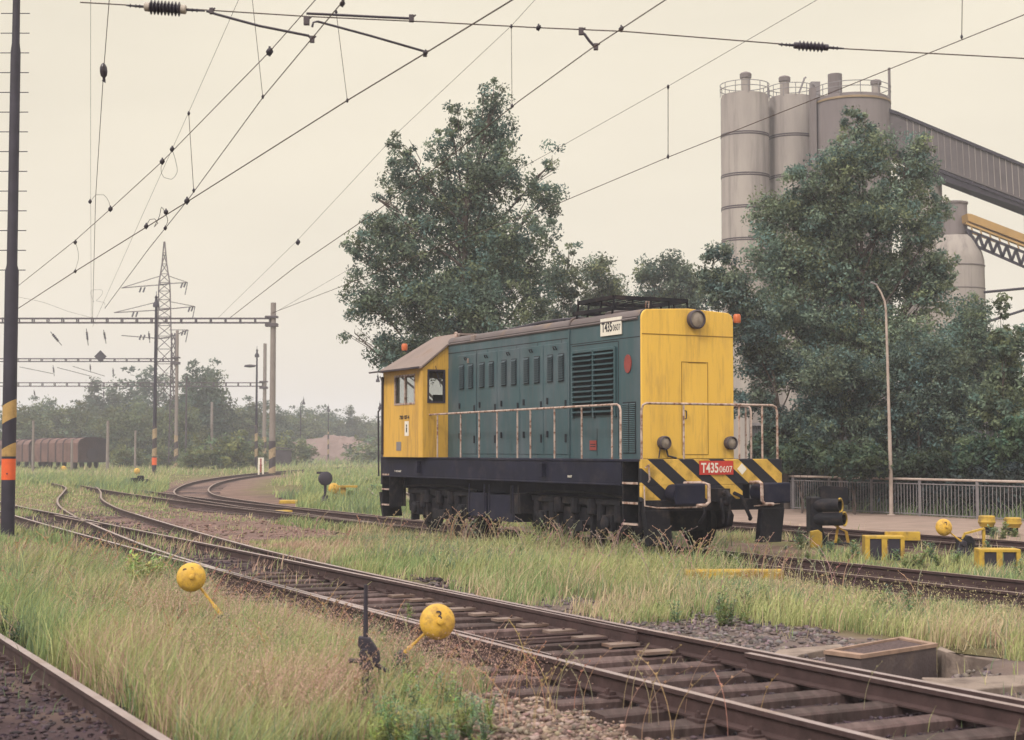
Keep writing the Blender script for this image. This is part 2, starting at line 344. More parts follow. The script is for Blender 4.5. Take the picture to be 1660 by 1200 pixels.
def ground_z(X, Y):
    S = DX*X+DY*Y; N = EX*X+EY*Y
    z = GZ+(fbm(X*.5, Y*.5, 9)-.5)*.06+(fbm(X*3.1, Y*3.1, 12)-.5)*.035*(Y < 60)
    px_, py_ = X-3.9, Y-14.35; u_ = px_*.74+py_*.67; v_ = -px_*.67+py_*.74
    pit = (np.abs(u_) < 1.25) & (np.abs(v_) < .62)
    z = z+np.where(pit, -.26, 0)
    z = z-.075*((N > 5.5) & (N < 9.2) & (S < 24))+.012*((N > .2) & (N < 3.0))-.05*((N > 14.2) & (N < 16.9))
    z = z+.12*np.exp(-((N-10.3)/.45)**2)*np.clip((14-S)/4, 0, 1)*(~pit)
    z = z+.10*np.exp(-((N-4.6)/1.0)**2)*np.clip((12-S)/3, 0, 1)
    z = z+.7*np.clip((Y-170)/120, 0, 1)*(fbm(X*.03, Y*.03, 2)-.3)
    return z
ZZ = ground_z(XX, YY)
WX0, WX1, WY0, WY1 = 2.55, 6.6, 12.2, 16.6
ny, nx = XX.shape
idx = np.arange(ny*nx).reshape(ny, nx)
F = np.stack([idx[:-1,:-1], idx[:-1,1:], idx[1:,1:], idx[1:,:-1]], -1).reshape(-1, 4)
V = np.stack([XX.ravel(), YY.ravel(), ZZ.ravel()], -1)
tint = zone_colour(SS, NN).reshape(-1, 3)
go = np_mesh('ground', V, F, tint, 'ground', attr_domain='POINT')
go.data.shade_smooth(); tag(go, 'brown earth and ballast ground of the rail yard', kind='structure')
# paved walkway in front of the fence
b = MB(); a_, c_ = P(-6, 24.9), P(60, 24.9); d_, e_ = P(60, 31.6), P(-6, 31.6)
N_ = 60
for i in range(N_):
    s0, s1 = -6+66*i/N_, -6+66*(i+1)/N_
    z0 = -.10
    o = len(b.v)
    ns = [24.75+.12*math.sin(i*1.7), 25.2, 31.6]
    for s in (s0, s1):
        k = i if s == s0 else i+1
        for j, n in enumerate([24.75+.12*math.sin(k*1.7), 25.2, 31.6]):
            p = P(s, n); b.v.append((p.x, p.y, (-.24, z0, z0)[j]))
    for j in range(2): b.f.append((o+j, o+j+1, o+3+j+1, o+3+j)); b.m.append(0)
tag(b.build('path', 'paving'), 'brownish paved walkway beside the fence', kind='structure')
# ------------------------------------------------------------------ railway tracks
RAILP = [(-.036,0),(-.036,-.035),(-.010,-.05),(-.010,-.14),(-.066,-.155),(-.066,-.17),(.066,-.17),(.066,-.155),(.010,-.14),(.010,-.05),(.036,-.035),(.036,0)]
def cat(pts, step=.8):
    out_ = []; p = [Vector(q) for q in pts]; p = [p[0]*2-p[1]]+p+[p[-1]*2-p[-2]]
    for i in range(1, len(p)-2):
        L = (p[i+1]-p[i]).length; k = max(1, int(L/step))
        for j in range(k):
            t = j/k; a, b_, c, d = p[i-1], p[i], p[i+1], p[i+2]
            out_.append(.5*((2*b_)+(c-a)*t+(2*a-5*b_+4*c-d)*t*t+(3*b_-3*c+d-a)*t**3))
    out_.append(p[-2]); return out_
def rail(parent, pts, top='rail_top', name='rail', dz=0.0, taper=False):
    vs, fs, ms = [], [], []; n = len(RAILP); k = len(pts)
    for i, p in enumerate(pts):
        d = (pts[min(i+1,k-1)]-pts[max(i-1,0)]).normalized(); x = Vector((d.y, -d.x, 0))
        w = 1.0
        if taper: w = min(1, .3+i/12)
        for (u, h) in RAILP: vs.append(p+x*u*w+Vector((0,0,h+dz)))
    for i in range(k-1):
        for j in range(n):
            fs.append((i*n+j, i*n+(j+1)%n, (i+1)*n+(j+1)%n, (i+1)*n+j)); ms.append(1 if j == n-1 else 0)
    fs += [tuple(range(n)), tuple(range((k-1)*n, k*n))[::-1]]; ms += [0, 0]
    b = MB(); b.v = [tuple(v) for v in vs]; b.f = fs; b.m = ms
    return b.build(name, ['rail_side', top], parent, bevel=0)
def off(pts, o):
    r = []
    for i, p in enumerate(pts):
        d = (pts[min(i+1,len(pts)-1)]-pts[max(i-1,0)]).normalized(); r.append(p+Vector((d.y, -d.x, 0))*o)
    return r
def sleeper(parent, a, b_, w=.25, rails=(), seed=0):
    R = random.Random(seed); m = MB(); a, b_ = Vector(a), Vector(b_); d = (b_-a).normalized(); x = Vector((d.y, -d.x, 0))
    zt = -.155-R.random()*.02; k = 7; L = (b_-a).length; vs = []; fs = []
    for i in range(k):
        p = a+(b_-a)*(i/(k-1)); e = 1-(.12 if i in (0, k-1) else 0)*R.random()
        j = [R.uniform(-.008, .008) for _ in range(4)]
        for (u, h) in ((-w/2, -.16), (-w/2+j[0], -.015+j[2]), (-w/2+.025+j[0], j[2]), (w/2-.025+j[1], j[3]), (w/2+j[1], -.015+j[3]), (w/2, -.16)):
            vs.append(p+x*u*e+Vector((0, 0, zt+h)))
    for i in range(k-1):
        for q in range(6): fs.append((i*6+q, i*6+(q+1)%6, (i+1)*6+(q+1)%6, (i+1)*6+q))
    fs += [tuple(range(6)), tuple(range((k-1)*6, k*6))]
    m.add(vs, fs)
    for rp in rails:
        rp = Vector(rp); rp.z = zt+.009
        m.obox(rp, d*.17, x*.085, Vector((0,0,.011)), 1)
        for sg in (-1, 1):
            m.obox(rp+d*.095*sg+Vector((0,0,.022)), d*.03, x*.04, Vector((0,0,.018)), 1)
            m.lathe([(.016,0),(.016,.05),(.01,.056)], rp+d*.12*sg+Vector((0,0,.01)), n=6, mi=1)
    return m.build('sleeper', ['sleeper', 'rail_side'], parent)
def line_track(name, label, cpts, gauge=1.5, top='rail_top', s_sl=None, spacing=.66, sl_len=2.6, zlow=0, group=None):
    t = thing(name, label, 'railway track', (0,0,0)); c = cat(cpts, .8)
    rail(t, off(c, -gauge/2), top); rail(t, off(c, gauge/2), top)
    # sleepers by arc length
    if s_sl:
        acc = 0; nxt = s_sl[0]; i = 0; cnt = 0
        for i in range(len(c)-1):
            seg = (c[i+1]-c[i]); L = seg.length
            while acc+L >= nxt and nxt <= s_sl[1] and cnt < 100:
                p = c[i]+seg*((nxt-acc)/L); d = seg.normalized(); x = Vector((d.y, -d.x, 0)); j = rnd.uniform(-.05, .05)
                sleeper(t, p-x*(sl_len/2+j), p+x*(sl_len/2-j), .25, [p-x*gauge/2, p+x*gauge/2] if (p.y < 30) else [], rnd.random())
                nxt += spacing*rnd.uniform(.94, 1.06); cnt += 1
            acc += L
    return t
line_track('railway_track', 'railway track at the bottom left corner with one wide shiny rail in view', [P(s, 1.83) for s in (1, 6, 12, 20, 30, 40)], 1.5, 'rail_top', (4.5, 22), .64)
line_track('railway_track', 'straight railway track the shunting locomotive stands on', [P(4, 15.5), P(15, 15.5), P(30, 15.5), P(45, 15.5), P(60, 16.1), P(75, 17.3), P(95, 19.5)], 1.46, 'rail_top_dull', (1, 50), .68)
line_track('railway_track', 'railway track running past the fence, behind the locomotive',
           [P(-2, 22.4), P(15, 22.4), P(35, 22.4), P(50, 22.4), Vector((-6.8, 79, 0)), Vector((-9.0, 91, 0)), Vector((-11.2, 107, 0)), Vector((-13.4, 150, 0)), Vector((-18.4, 191, 0)), Vector((-26, 230, 0))], 1.46, 'rail_top_dull', (18, 62), .7)
line_track('railway_track', 'curving track that branches off left of the locomotive and bends away to the concrete mast',
           [P(36, 15.62), P(44, 15.9), Vector((-8.6, 51.3, 0)), Vector((-12.9, 63, 0)), Vector((-16.1, 79, 0)), Vector((-18.2, 96, 0)), Vector((-19.4, 117, 0)), Vector((-19.0, 140, 0)), Vector((-17, 175, 0))], 1.5, 'rail_top_dull', (12, 60), .75)
# the turnout in the foreground
tm = thing('railway_turnout', 'foreground railway turnout on dark wooden sleepers, its two routes parting to the left', 'turnout', (0,0,0))
c_pts = [(1,6.55),(7,6.55),(13,6.57),(16,6.66),(22,6.88),(28,7.02),(36,7.28),(43,7.56),(55,8.1),(70,8.9)]
a_pts = [(13.2,8.30),(15,8.34),(19.2,8.44),(26.7,8.57),(34.8,8.70),(44.7,8.90),(52,9.02),(62,9.45),(72,10.1)]
b_pts = [(1,8.47),(8.3,8.47),(12.5,8.44),(17,8.50),(22.3,8.72),(26.5,8.98),(31,9.4),(36.1,9.95),(43,10.75),(49.5,11.6),(58,13.1),(68,15.3),(78.2,17.3),(88,18.6)]
d_pts = [(12,6.66),(16,6.74),(20,6.84),(23.3,6.98),(27.4,7.26),(33,7.82),(40,8.62),(45.4,9.33),(52,10.35),(59,11.7),(68,13.7),(78,15.8),(90,17.3)]
def curve(l, step=.8): return cat([P(*q) for q in l], step)
bc = curve(b_pts); rail(tm, [p for p in bc if p.y < 44]); rail(tm, [p for p in bc if p.y >= 43.2], top='rail_top_dull'); rail(tm, curve(c_pts)); rail(tm, curve(a_pts), taper=True, name='switch_blade'); dc = curve(d_pts); rail(tm, [p for p in dc if p.y < 40], taper=True, name='switch_blade'); rail(tm, [p for p in dc if p.y >= 39.2], top='rail_top_dull')
rail(tm, curve([(2,8.24),(8,8.25),(11.3,8.27)]), name='check_rail')
rail(tm, curve([(38,8.55),(41,8.6),(44,8.66)]), name='check_rail', top='rail_top_dull')
def interp(l, s): return float(np.interp(s, [q[0] for q in l], [q[1] for q in l]))
s = 3.0
for i in range(70):
    n0, n1, nb, nd = interp(c_pts, s), interp(a_pts, s), interp(b_pts, s), interp(d_pts, s)
    end = max(nb, n1)+.55; rr = [P(s, n0), P(s, nb)]
    if s > 14.5: rr.append(P(s, n1))
    if s > 17: rr.append(P(s, nd))
    j = rnd.uniform(-.08, .08)
    sleeper(tm, P(s, n0-.62+j), P(s+rnd.uniform(-.03, .03), end+j), .26, rr if s < 26 else [], rnd.random())
    if 12.6 < s < 19.5:                                  # slide plates under the blades
        for n_ in (n1-.16, nd+.14):
            m = MB(); p = P(s, n_); p.z = -.135; m.obox(p, Vector((EX,EY,0))*.17, Vector((DX,DY,0))*.09, Vector((0,0,.014)))
            m.build('slide_plate', 'rail_top_dull', tm)
    s += .64 if s < 20 else .72
m = MB()                                                    # stretcher bars between the blades and out to the lever
for s_ in (13.6, 14.1):
    m.tube([P(s_, 5.0, -.115), P(s_, 8.2, -.115)], .018, 6)
m.build('stretcher_bar', 'rail_side', tm)
# far little ends of yard tracks by the wagons
line_track('railway_track', 'overgrown track under the row of rusty wagons', [Vector((-98, 205, 0)), Vector((-70, 182, 0)), Vector((-48, 163, 0)), Vector((-42, 150, 0))], 1.5, 'rail_top_dull')
# ------------------------------------------------------------------ ballast stones
ICO = None
def stones(name, label, regions, seed):
    rg = np.random.default_rng(seed); pts = []; sz = []; col = []
    for (s0, s1, n0, n1, cnt, r0, r1, base, raise_) in regions:
        s_ = rg.uniform(s0, s1, cnt); n_ = rg.uniform(n0, n1, cnt)
        if s1 > 20: s_ = s0+(s1-s0)*rg.random(cnt)**1.7
        x = DX*s_+EX*n_; y = DY*s_+EY*n_
        keep = fbm(x*1.1, y*1.1, 21) > .34
        x, y = x[keep], y[keep]; k = len(x)
        r = rg.uniform(r0, r1, k)*rg.uniform(.7, 1.25, k)
        pts.append(np.stack([x, y, ground_z(x, y)+raise_+rg.uniform(-.2, .5, k)*r], -1)); sz.append(r)
        col.append(np.array(base)*rg.uniform(.45, 1.5, (k, 1))*(1+rg.uniform(-.1, .1, (k, 3))))
    p = np.concatenate(pts); r = np.concatenate(sz); c = np.concatenate(col); k = len(p)
    bm = bmesh.new(); bmesh.ops.create_icosphere(bm, subdivisions=1, radius=1); bm.verts.index_update()
    iv = np.array([v.co[:] for v in bm.verts]); jf = np.array([[v.index for v in f.verts] for f in bm.faces]); bm.free()
    nv = len(iv)
    jit = rg.uniform(.45, 1.25, (k, nv, 1)); sca = rg.uniform(.5, 1.4, (k, 1, 3)); sca[..., 2] *= .6
    a = rg.uniform(0, 2*PI, k); ca, sa = np.cos(a), np.sin(a); R = np.zeros((k, 3, 3)); R[:,0,0]=ca; R[:,0,1]=-sa; R[:,1,0]=sa; R[:,1,1]=ca; R[:,2,2]=1
    v = (iv[None]*jit*sca)@R.transpose(0, 2, 1)*r[:, None, None]+p[:, None]
    f = jf[None]+(np.arange(k)*nv)[:, None, None]
    o = np_mesh(name, v.reshape(-1, 3), f.reshape(-1, 3), np.repeat(c, len(jf), 0), 'stone')
    return tag(o, label, kind='stuff')
DK = (.060, .046, .056); GR = (.15, .125, .13); WM = (.24, .18, .155)
rnd.seed(5)
stones('gravel', 'loose crushed stone ballast around the foreground tracks', [
    (4, 17, -.4, 3.6, 11000, .013, .030, DK, .0), (5, 13, 3.6, 6.1, 12000, .012, .034, WM, .005), (5, 20, 5.9, 9.1, 12000, .012, .028, DK, .0),
    (20, 46, 6.4, 10, 4200, .025, .05, DK, 0), (3, 21, 8.85, 10.9, 14000, .014, .042, GR, .0), (27, 56, 9.5, 14.6, 4200, .02, .05, (.2, .135, .115), -.005),
    (4, 40, 14.0, 17.2, 5200, .02, .045, DK, 0), (18, 60, 20.6, 24.9, 5500, .03, .05, (.13, .09, .08), 0)], 3)
# ------------------------------------------------------------------ grass
CURVE = cat([P(36, 15.62), P(44, 15.9), Vector((-8.6, 51.3, 0)), Vector((-12.9, 63, 0)), Vector((-16.1, 79, 0)), Vector((-18.2, 96, 0)), Vector((-19.4, 117, 0)), Vector((-19.0, 140, 0))], 1.5)
PAL = dict(g=(.255, .335, .15), y=(.385, .41, .19), p=(.50, .345, .28), s=(.52, .43, .29), d=(.12, .16, .09), b=(.20, .27, .17))
CLEAR = [(G(640, 1115).x, G(640, 1115).y, .30), (G(592, 1150).x, G(592, 1150).y, .10)]
def blades(zones, name, label, seed):
    rg = np.random.default_rng(seed); A = []
    for (mode, a0, a1, b0, b1, cnt, h0, h1, pal, patch, dist_w) in zones:
        u = rg.random(cnt); v = rg.random(cnt)
        if mode == 'sn':
            s_ = a0+(a1-a0)*u**1.35; n_ = b0+(b1-b0)*v; x = DX*s_+EX*n_; y = DY*s_+EY*n_
        else:                         # 'xy' wedge, uniform in depth^p
            y = a0*(a1/a0)**u; x = y*(b0+(b1-b0)*v)
        nz_ = fbm(x*.55+3, y*.55, seed); keep = (nz_ > patch)
        if dist_w: keep &= np.random.default_rng(seed+1).random(len(x)) < np.clip((nz_-patch)*dist_w, .05, 1)
        x, y = x[keep], y[keep]; nz_ = nz_[keep]; k = len(x)
        s2, n2 = DX*x+DY*y, EX*x+EY*y
        lim = np.interp(s2, [9.3, 10.5, 12, 14, 60], [4.5, 5.1, 5.9, 6.35, 6.5])+(fbm(x*1.7, y*1.7, 77)-.5)*.9
        lv = np.ones(len(x), bool)
        for (cx_, cy_, cr_) in CLEAR: lv &= ~((np.abs(x-cx_-.02) < cr_) & (y < cy_+.3) & (y > cy_-1.3))
        ok = (lv | (np.random.default_rng(4).random(len(x)) < .25)) & ~((n2 > 10.2) & (n2 < 11.6) & (s2 < 15.5) & (n2 < 10.2+fbm(x*1.3+5, y*1.3, 61)*2.2-.35)) & ~((n2 > lim) & (n2 < 6.4) & (s2 < 40)) & ~((s2 < 9.3) & (n2 > 3.2) & (n2 < 6.5)); x, y, s2, n2, nz_, lim = (q[ok] for q in (x, y, s2, n2, nz_, lim)); k = len(x)
        h = rg.uniform(h0, h1, k)*(.65+.7*vnoise(x*.9, y*.9, 31))*rg.uniform(.45, 1.15, k)
        h = h*np.where((n2 > 2.6) & (n2 < 6.4), np.clip((lim+.25-n2)/1.7, .30, 1), 1)
        cd = np.full(k, 99.)
        for q in CURVE: cd = np.minimum(cd, np.hypot(x-q.x, y-q.y))
        sec_ = (x/y > -.222) & (x/y < -.155) & (y > 52) & (y < 122)
        h = h*np.where(sec_, .16, 1); w_keep = (cd > 1.5) & ~((x/y > -.21) & (x/y < -.14) & (y < 118) & (y > 48) & (cd < 3.4)); x, y, s2, n2, nz_, lim, h = (q[w_keep] for q in (x, y, s2, n2, nz_, lim, h)); k = len(x)
        h = h*np.where((n2 > 12.0) & (n2 < 14.8) & (s2 < 19.5), .36, 1)*np.where((n2 > 9.5) & (n2 < 14.8) & (s2 > 27), .5, 1)
        pn = fbm(x*.8, y*.8, 44)
        keys = list(pal); wts = np.array([pal[q] for q in keys], float)[None]*np.ones((k, 1))
        for j, q in enumerate(keys):
            sh = {'g': 0, 'y': 20, 'p': 40, 's': 60, 'd': 80, 'b': 100}[q]
            wts[:, j] *= np.exp((fbm(x*.55, y*.55, 50+sh)-.5)*9)
        cw = np.cumsum(wts/wts.sum(1, keepdims=True), 1); ch = (rg.random((k, 1)) > cw).sum(1).clip(0, len(keys)-1)
        col = np.array([PAL[q] for q in keys])[ch]*rg.uniform(.72, 1.22, (k, 1))
        A.append((x, y, h, col))
    x = np.concatenate([a[0] for a in A]); y = np.concatenate([a[1] for a in A]); h = np.concatenate([a[2] for a in A]); col = np.concatenate([a[3] for a in A])
    k = len(x); z = ground_z(x, y)-.02
    w = rg.uniform(.0028, .0055, k)*np.clip(y/13, .8, 40)**.85
    a = rg.uniform(0, PI, k); wx, wy = np.cos(a)*w, np.sin(a)*w
    la = rg.normal(.3, 1.3, k); ll = h*rg.uniform(.05, .8, k); lx, ly = np.cos(la)*ll, np.sin(la)*ll
    V = np.zeros((k, 6, 3))
    for i, (t, q, ww) in enumerate(((0, 0, 1), (.55, .3, .8), (1, 1, .12))):
        cx, cy, cz = x+lx*q, y+ly*q, z+h*t*(1-.12*q*(ll/h))
        V[:, 2*i, 0], V[:, 2*i, 1], V[:, 2*i, 2] = cx-wx*ww, cy-wy*ww, cz
        V[:, 2*i+1, 0], V[:, 2*i+1, 1], V[:, 2*i+1, 2] = cx+wx*ww, cy+wy*ww, cz
    F0 = np.array([[0, 1, 3, 2], [2, 3, 5, 4]]); F = F0[None]+(np.arange(k)*6)[:, None, None]
    o = np_mesh(name, V.reshape(-1, 3), F.reshape(-1, 4), np.repeat(col, 2, 0), 'grass')
    return tag(o, label, kind='stuff')
blades([('sn', 9, 24, 2.78, 6.15, 118000, .28, .60, dict(g=5, y=3.0, p=1.6, s=.5, b=1.3), .26, 3.5),
        ('sn', 22, 42, 3.2, 6.6, 26000, .2, .42, dict(g=4, y=3, p=1, b=1), .2, 0),
        ('sn', 14, 34, -3, 3.4, 14000, .15, .38, dict(g=3, y=2, p=1.5, d=2), .4, 2),
        ('sn', 7, 14, -1, 3.4, 1500, .08, .2, dict(g=3, d=2, b=2), .52, 3)], 'grass', 'tall green and pinkish grass in front of the foreground turnout', 5)
blades([('sn', 8, 32, 10.3, 14.35, 90000, .20, .42, dict(g=3, y=4, s=1.6, p=.9, b=.8), .22, 4),
        ('sn', 15, 30, 9.2, 10.7, 17000, .14, .34, dict(g=3, y=4, s=1.4, p=1), .28, 3),
        ('sn', 8, 30, 9.0, 11.0, 8000, .08, .26, dict(g=3, y=3, b=1.5, s=1), .40, 3),
        ('sn', 7, 22, 6.4, 8.9, 1500, .06, .22, dict(g=3, y=2, b=1.5, s=1), .50, 3),
        ('sn', 28, 60, 9.6, 14.6, 9000, .12, .35, dict(g=3, y=2, s=2, p=1), .5, 3),
        ('sn', 18, 40, 13.5, 14.65, 9000, .3, .55, dict(g=2, y=3, s=2, d=1), .3, 0),
        ('sn', 5, 27, 14.9, 16.1, 2600, .1, .3, dict(g=2, y=2, s=2), .45, 2),
        ('sn', 20, 50, 6.3, 9.8, 11000, .1, .34, dict(g=3, y=2, s=1, p=2), .42, 3)], 'grass', 'yellow-green grass strip between the turnout and the locomotive', 6)
blades([('sn', 15, 46, 16.9, 21.3, 40000, .12, .30, dict(g=4, y=2, s=1, b=1), .42, 4),
        ('sn', 44, 110, 17, 21.5, 16000, .3, .6, dict(g=4, y=2, b=2), .2, 0),
        ('sn', 20, 60, 23.6, 25.0, 5000, .1, .35, dict(g=3, s=2), .5, 3),
        ('sn', 26, 56, 31.2, 33.0, 7000, .2, .7, dict(g=2, d=3, b=2), .35, 0)], 'grass', 'patchy low grass beside the yellow switch gear right of the locomotive', 7)
blades([('xy', 46, 90, -.36, -.20, 15000, .12, .30, dict(g=4, y=3, p=.6, s=.8), .25, 5),
        ('xy', 52, 75, -.26, -.15, 4000, .10, .26, dict(g=4, y=2, s=1), .3, 3),
        ('xy', 84, 190, -.42, .02, 30000, .25, .6, dict(g=4, y=4, s=1.5), .22, 6),
        ('xy', 64, 150, -.135, -.07, 9000, .25, .6, dict(g=5, y=2, b=1), .25, 6),
        ('xy', 180, 420, -.42, .05, 14000, .5, 1.2, dict(g=4, y=2, b=2), .1, 0)], 'grass', 'hazy meadow grass of the far rail yard', 8)
# tall flowering stalks
def stalks(name, label, spots, seed, tintc, lean=(1, .2)):
    R = random.Random(seed); V = []; F = []; T = []
    for (x, y, h) in spots:
        w = .0022*max(1, y/12); z0 = float(ground_z(np.array(x), np.array(y))); az = R.uniform(-.9, .9)+(PI if R.random() < .3 else 0); l = h*R.uniform(.15, .55)
        c = [q*R.uniform(.75, 1.2) for q in tintc]; prev = None; k = 7
        for i in range(k+1):
            t = i/k; p = Vector((x+math.cos(az)*l*t**2.2, y+math.sin(az)*l*t**2.2, z0+h*t*(1-.18*t*t)))
            o = len(V); V += [p+Vector((-w, 0, 0)), p+Vector((w, w, 0))]
            if i: F.append((o-2, o-1, o+1, o)); T.append(c)
            if t > .62:
                for q in range(5):
                    d = Vector((R.uniform(-1, 1), R.uniform(-1, 1), R.uniform(.4, 1.6))).normalized()*R.uniform(.02, .045)*max(1, y/16)*(1.25-t); o = len(V)
                    sd_ = Vector((w*2.2, 0, 0)); V += [p-sd_, p+sd_, p+d+sd_*.5, p+d-sd_*.5]; F.append((o, o+1, o+2, o+3)); T.append(c)
            # the stem pairs need to stay adjacent
            o2 = len(V); V += [p+Vector((-w, 0, 0)), p+Vector((w, w, 0))] 
    o = np_mesh(name, np.array([v[:] for v in V]), np.array(F), np.array(T), 'grass'); return tag(o, label, kind='stuff')
sp = []
for i in range(230):
    q = P(rnd.uniform(17, 30), rnd.uniform(13.3, 14.5)); sp.append((q.x, q.y, rnd.uniform(.5, .95)))
for i in range(90):
    q = P(rnd.uniform(10, 34), rnd.uniform(10.6, 14)); sp.append((q.x, q.y, rnd.uniform(.4, .75)))
stalks('grass_stalks', 'tall pale seeding grass stalks leaning in front of the locomotive', sp, 4, (.42, .32, .25))
sp = []
for px, py in ((1140,1195),(1180,1185),(1090,1200),(1230,1180),(1040,1190),(1110,1160),(720,1120),(840,1100),(790,1080),(1010,1150),(1400,1150)):
    q = G(px, py); sp.append((q.x, q.y, rnd.uniform(.45, .8)))
for i in range(420):
    q = P(9+19*rnd.random()**1.3, rnd.uniform(3.2, 6.3)); sp.append((q.x, q.y, rnd.uniform(.4, .75)))
stalks('grass_stalks', 'tall flowering grass stalks standing in the foreground', sp, 5, (.42, .30, .19))
# pinkish seed heads floating over the grass tops
rg_ = np.random.default_rng(91); k = 4200
s_ = 9.5+13*rg_.random(k)**1.4; n_ = rg_.uniform(3.3, 5.6, k); x = DX*s_+EX*n_; y = DY*s_+EY*n_
keep = (fbm(x*.55, y*.55, 90) > .465); x, y = x[keep], y[keep]
def seed_cloud(x, y, h0, h1, rad, per, size, col, seed):
    rg = np.random.default_rng(seed); k = len(x); c = np.stack([x, y, ground_z(x, y)+rg.uniform(h0, h1, k)], -1)
    p = np.repeat(c, per, 0)+rg.normal(size=(k*per, 3))*np.array([rad, rad, rad*.6]); kk = len(p)
    a = rg.normal(size=(kk, 3)); a /= np.linalg.norm(a, axis=1, keepdims=True); b_ = np.cross(a, rg.normal(size=(kk, 3))); b_ /= np.linalg.norm(b_, axis=1, keepdims=True); a[:, 2] *= 1.6
    s = size*rg.uniform(.5, 1.4, (kk, 1)); V = np.stack([p-a*s, p-b_*s*.35, p+a*s, p+b_*s*.35], 1)
    return V.reshape(-1, 3), np.arange(kk*4).reshape(kk, 4), np.array([col])*rg.uniform(.7, 1.2, (kk, 1))
V, F, T = seed_cloud(x, y, .26, .46, .11, 20, .0062, (.60, .40, .345), 1)
tag(np_mesh('grass_seed_heads', V, F, T, 'grass'), 'pinkish seed heads over the foreground grass', kind='stuff')
n_ = rg_.uniform(10.6, 13.6, 1500); s_ = rg_.uniform(6, 30, 1500); x = DX*s_+EX*n_; y = DY*s_+EY*n_
V, F, T = seed_cloud(x, y, .16, .34, .12, 16, .011, (.50, .44, .26), 2)
tag(np_mesh('grass_seed_heads', V, F, T, 'grass'), 'straw coloured seed heads over the grass in front of the locomotive', kind='stuff')
# leafy weeds
def weeds(name, label, spots, seed):
    R = random.Random(seed); V = []; F = []; T = []
    for (x, y, h, c) in spots:
        z0 = float(ground_z(np.array(x), np.array(y))); lx, ly = R.uniform(-.2, .2)*h, R.uniform(-.2, .2)*h
        for b_ in range(3):
            ex, ey = lx+R.uniform(-.22, .22)*h, ly+R.uniform(-.22, .22)*h; hh = h*R.uniform(.7, 1); k = 11
            for i in range(k):
                t = (i+1)/k; p = Vector((x+ex*t, y+ey*t, z0+hh*t)); sc = max(1, y/14)
                cc = [q*R.uniform(.75, 1.25) for q in c]
                if t < 1:
                    q1 = Vector((x+ex*(t-1/k), y+ey*(t-1/k), z0+hh*(t-1/k))); o = len(V); w = .003*sc
                    V += [q1+Vector((-w,0,0)), q1+Vector((w,0,0)), p+Vector((w,0,0)), p+Vector((-w,0,0))]; F.append((o, o+1, o+2, o+3)); T.append([q*.7 for q in cc])
                for j in range(3):
                    a = R.uniform(0, 2*PI); L = R.uniform(.045, .10)*(1.25-.7*t)*sc*h/.4; dr = Vector((math.cos(a), math.sin(a), R.uniform(-.1, .7))).normalized()
                    sdv = dr.cross(Vector((0,0,1))).normalized()*L*.17; o = len(V)
                    V += [p, p+dr*L*.5+sdv, p+dr*L, p+dr*L*.5-sdv]; F.append((o, o+1, o+2, o+3)); T.append(cc)
    o = np_mesh(name, np.array([v[:] for v in V]), np.array(F), np.array(T), 'grass'); return tag(o, label, kind='stuff')
BL = (.19, .27, .165); YG = (.30, .35, .14); DG = (.12, .165, .10)
sp = []
for i in range(125):
    px, py = rnd.uniform(590, 800), rnd.uniform(1110, 1250); 
    if px > 740 and py < 1170: continue
    q = G(px, py); sp.append((q.x, q.y, rnd.uniform(.12, .34), BL if rnd.random() < .55 else YG))
for i in range(30):
    q = G(rnd.uniform(-10, 170), rnd.uniform(990, 1060)); sp.append((q.x, q.y, rnd.uniform(.2, .4), DG))
for i in range(14):
    q = G(rnd.uniform(215, 265), rnd.uniform(975, 985)); sp.append((q.x, q.y, rnd.uniform(.5, .62), YG))
for i in range(60):
    q = G(rnd.uniform(250, 620), rnd.uniform(1000, 1180)); sp.append((q.x, q.y, rnd.uniform(.15, .35), BL))
weeds('weeds', 'bluish green leafy weeds in the foreground grass', sp, 8)
sp = []
for (x0, x1, y0, y1, k) in ((1060, 1240, 985, 1015, 40), (1370, 1500, 985, 1000, 20), (650, 700, 985, 1000, 8), (1270, 1390, 880, 912, 26), (1450, 1560, 905, 925, 25), (1600, 1660, 900, 940, 18), (700, 900, 900, 940, 30), (1590, 1650, 868, 880, 14), (560, 640, 780, 825, 25)):
    for i in range(int(k*.6)):
        q = G(rnd.uniform(x0, x1), rnd.uniform(y0, y1)); sp.append((q.x, q.y, rnd.uniform(.12, .38), BL if rnd.random() < .5 else (.24, .29, .13)))
weeds('weeds', 'small leafy weeds scattered between the tracks in the middle of the yard', sp, 9)
#PART3
# ------------------------------------------------------------------ the locomotive (local x: from the yellow end back; +y: the side in view; z: above the rail)
LC = (3.49, 26.88); LROT = math.atan2(DY, DX)
loco = thing('locomotive', 'weathered yellow and teal shunting diesel locomotive numbered T435 0607', 'locomotive', (LC[0], LC[1], 0), LROT)
HN = 15.54-.98
def lx(px, n=HN):                          # local x of a photo column on the side plane
    u = (px-830)/FPX; Y = n/(EY+EX*u); return Y*(DY+DX*u)-(DX*LC[0]+DY*LC[1])
def lz(py, px, n=HN):
    u = (px-830)/FPX; Y = n/(EY+EX*u); return CAMZ+(730-py)*Y/FPX
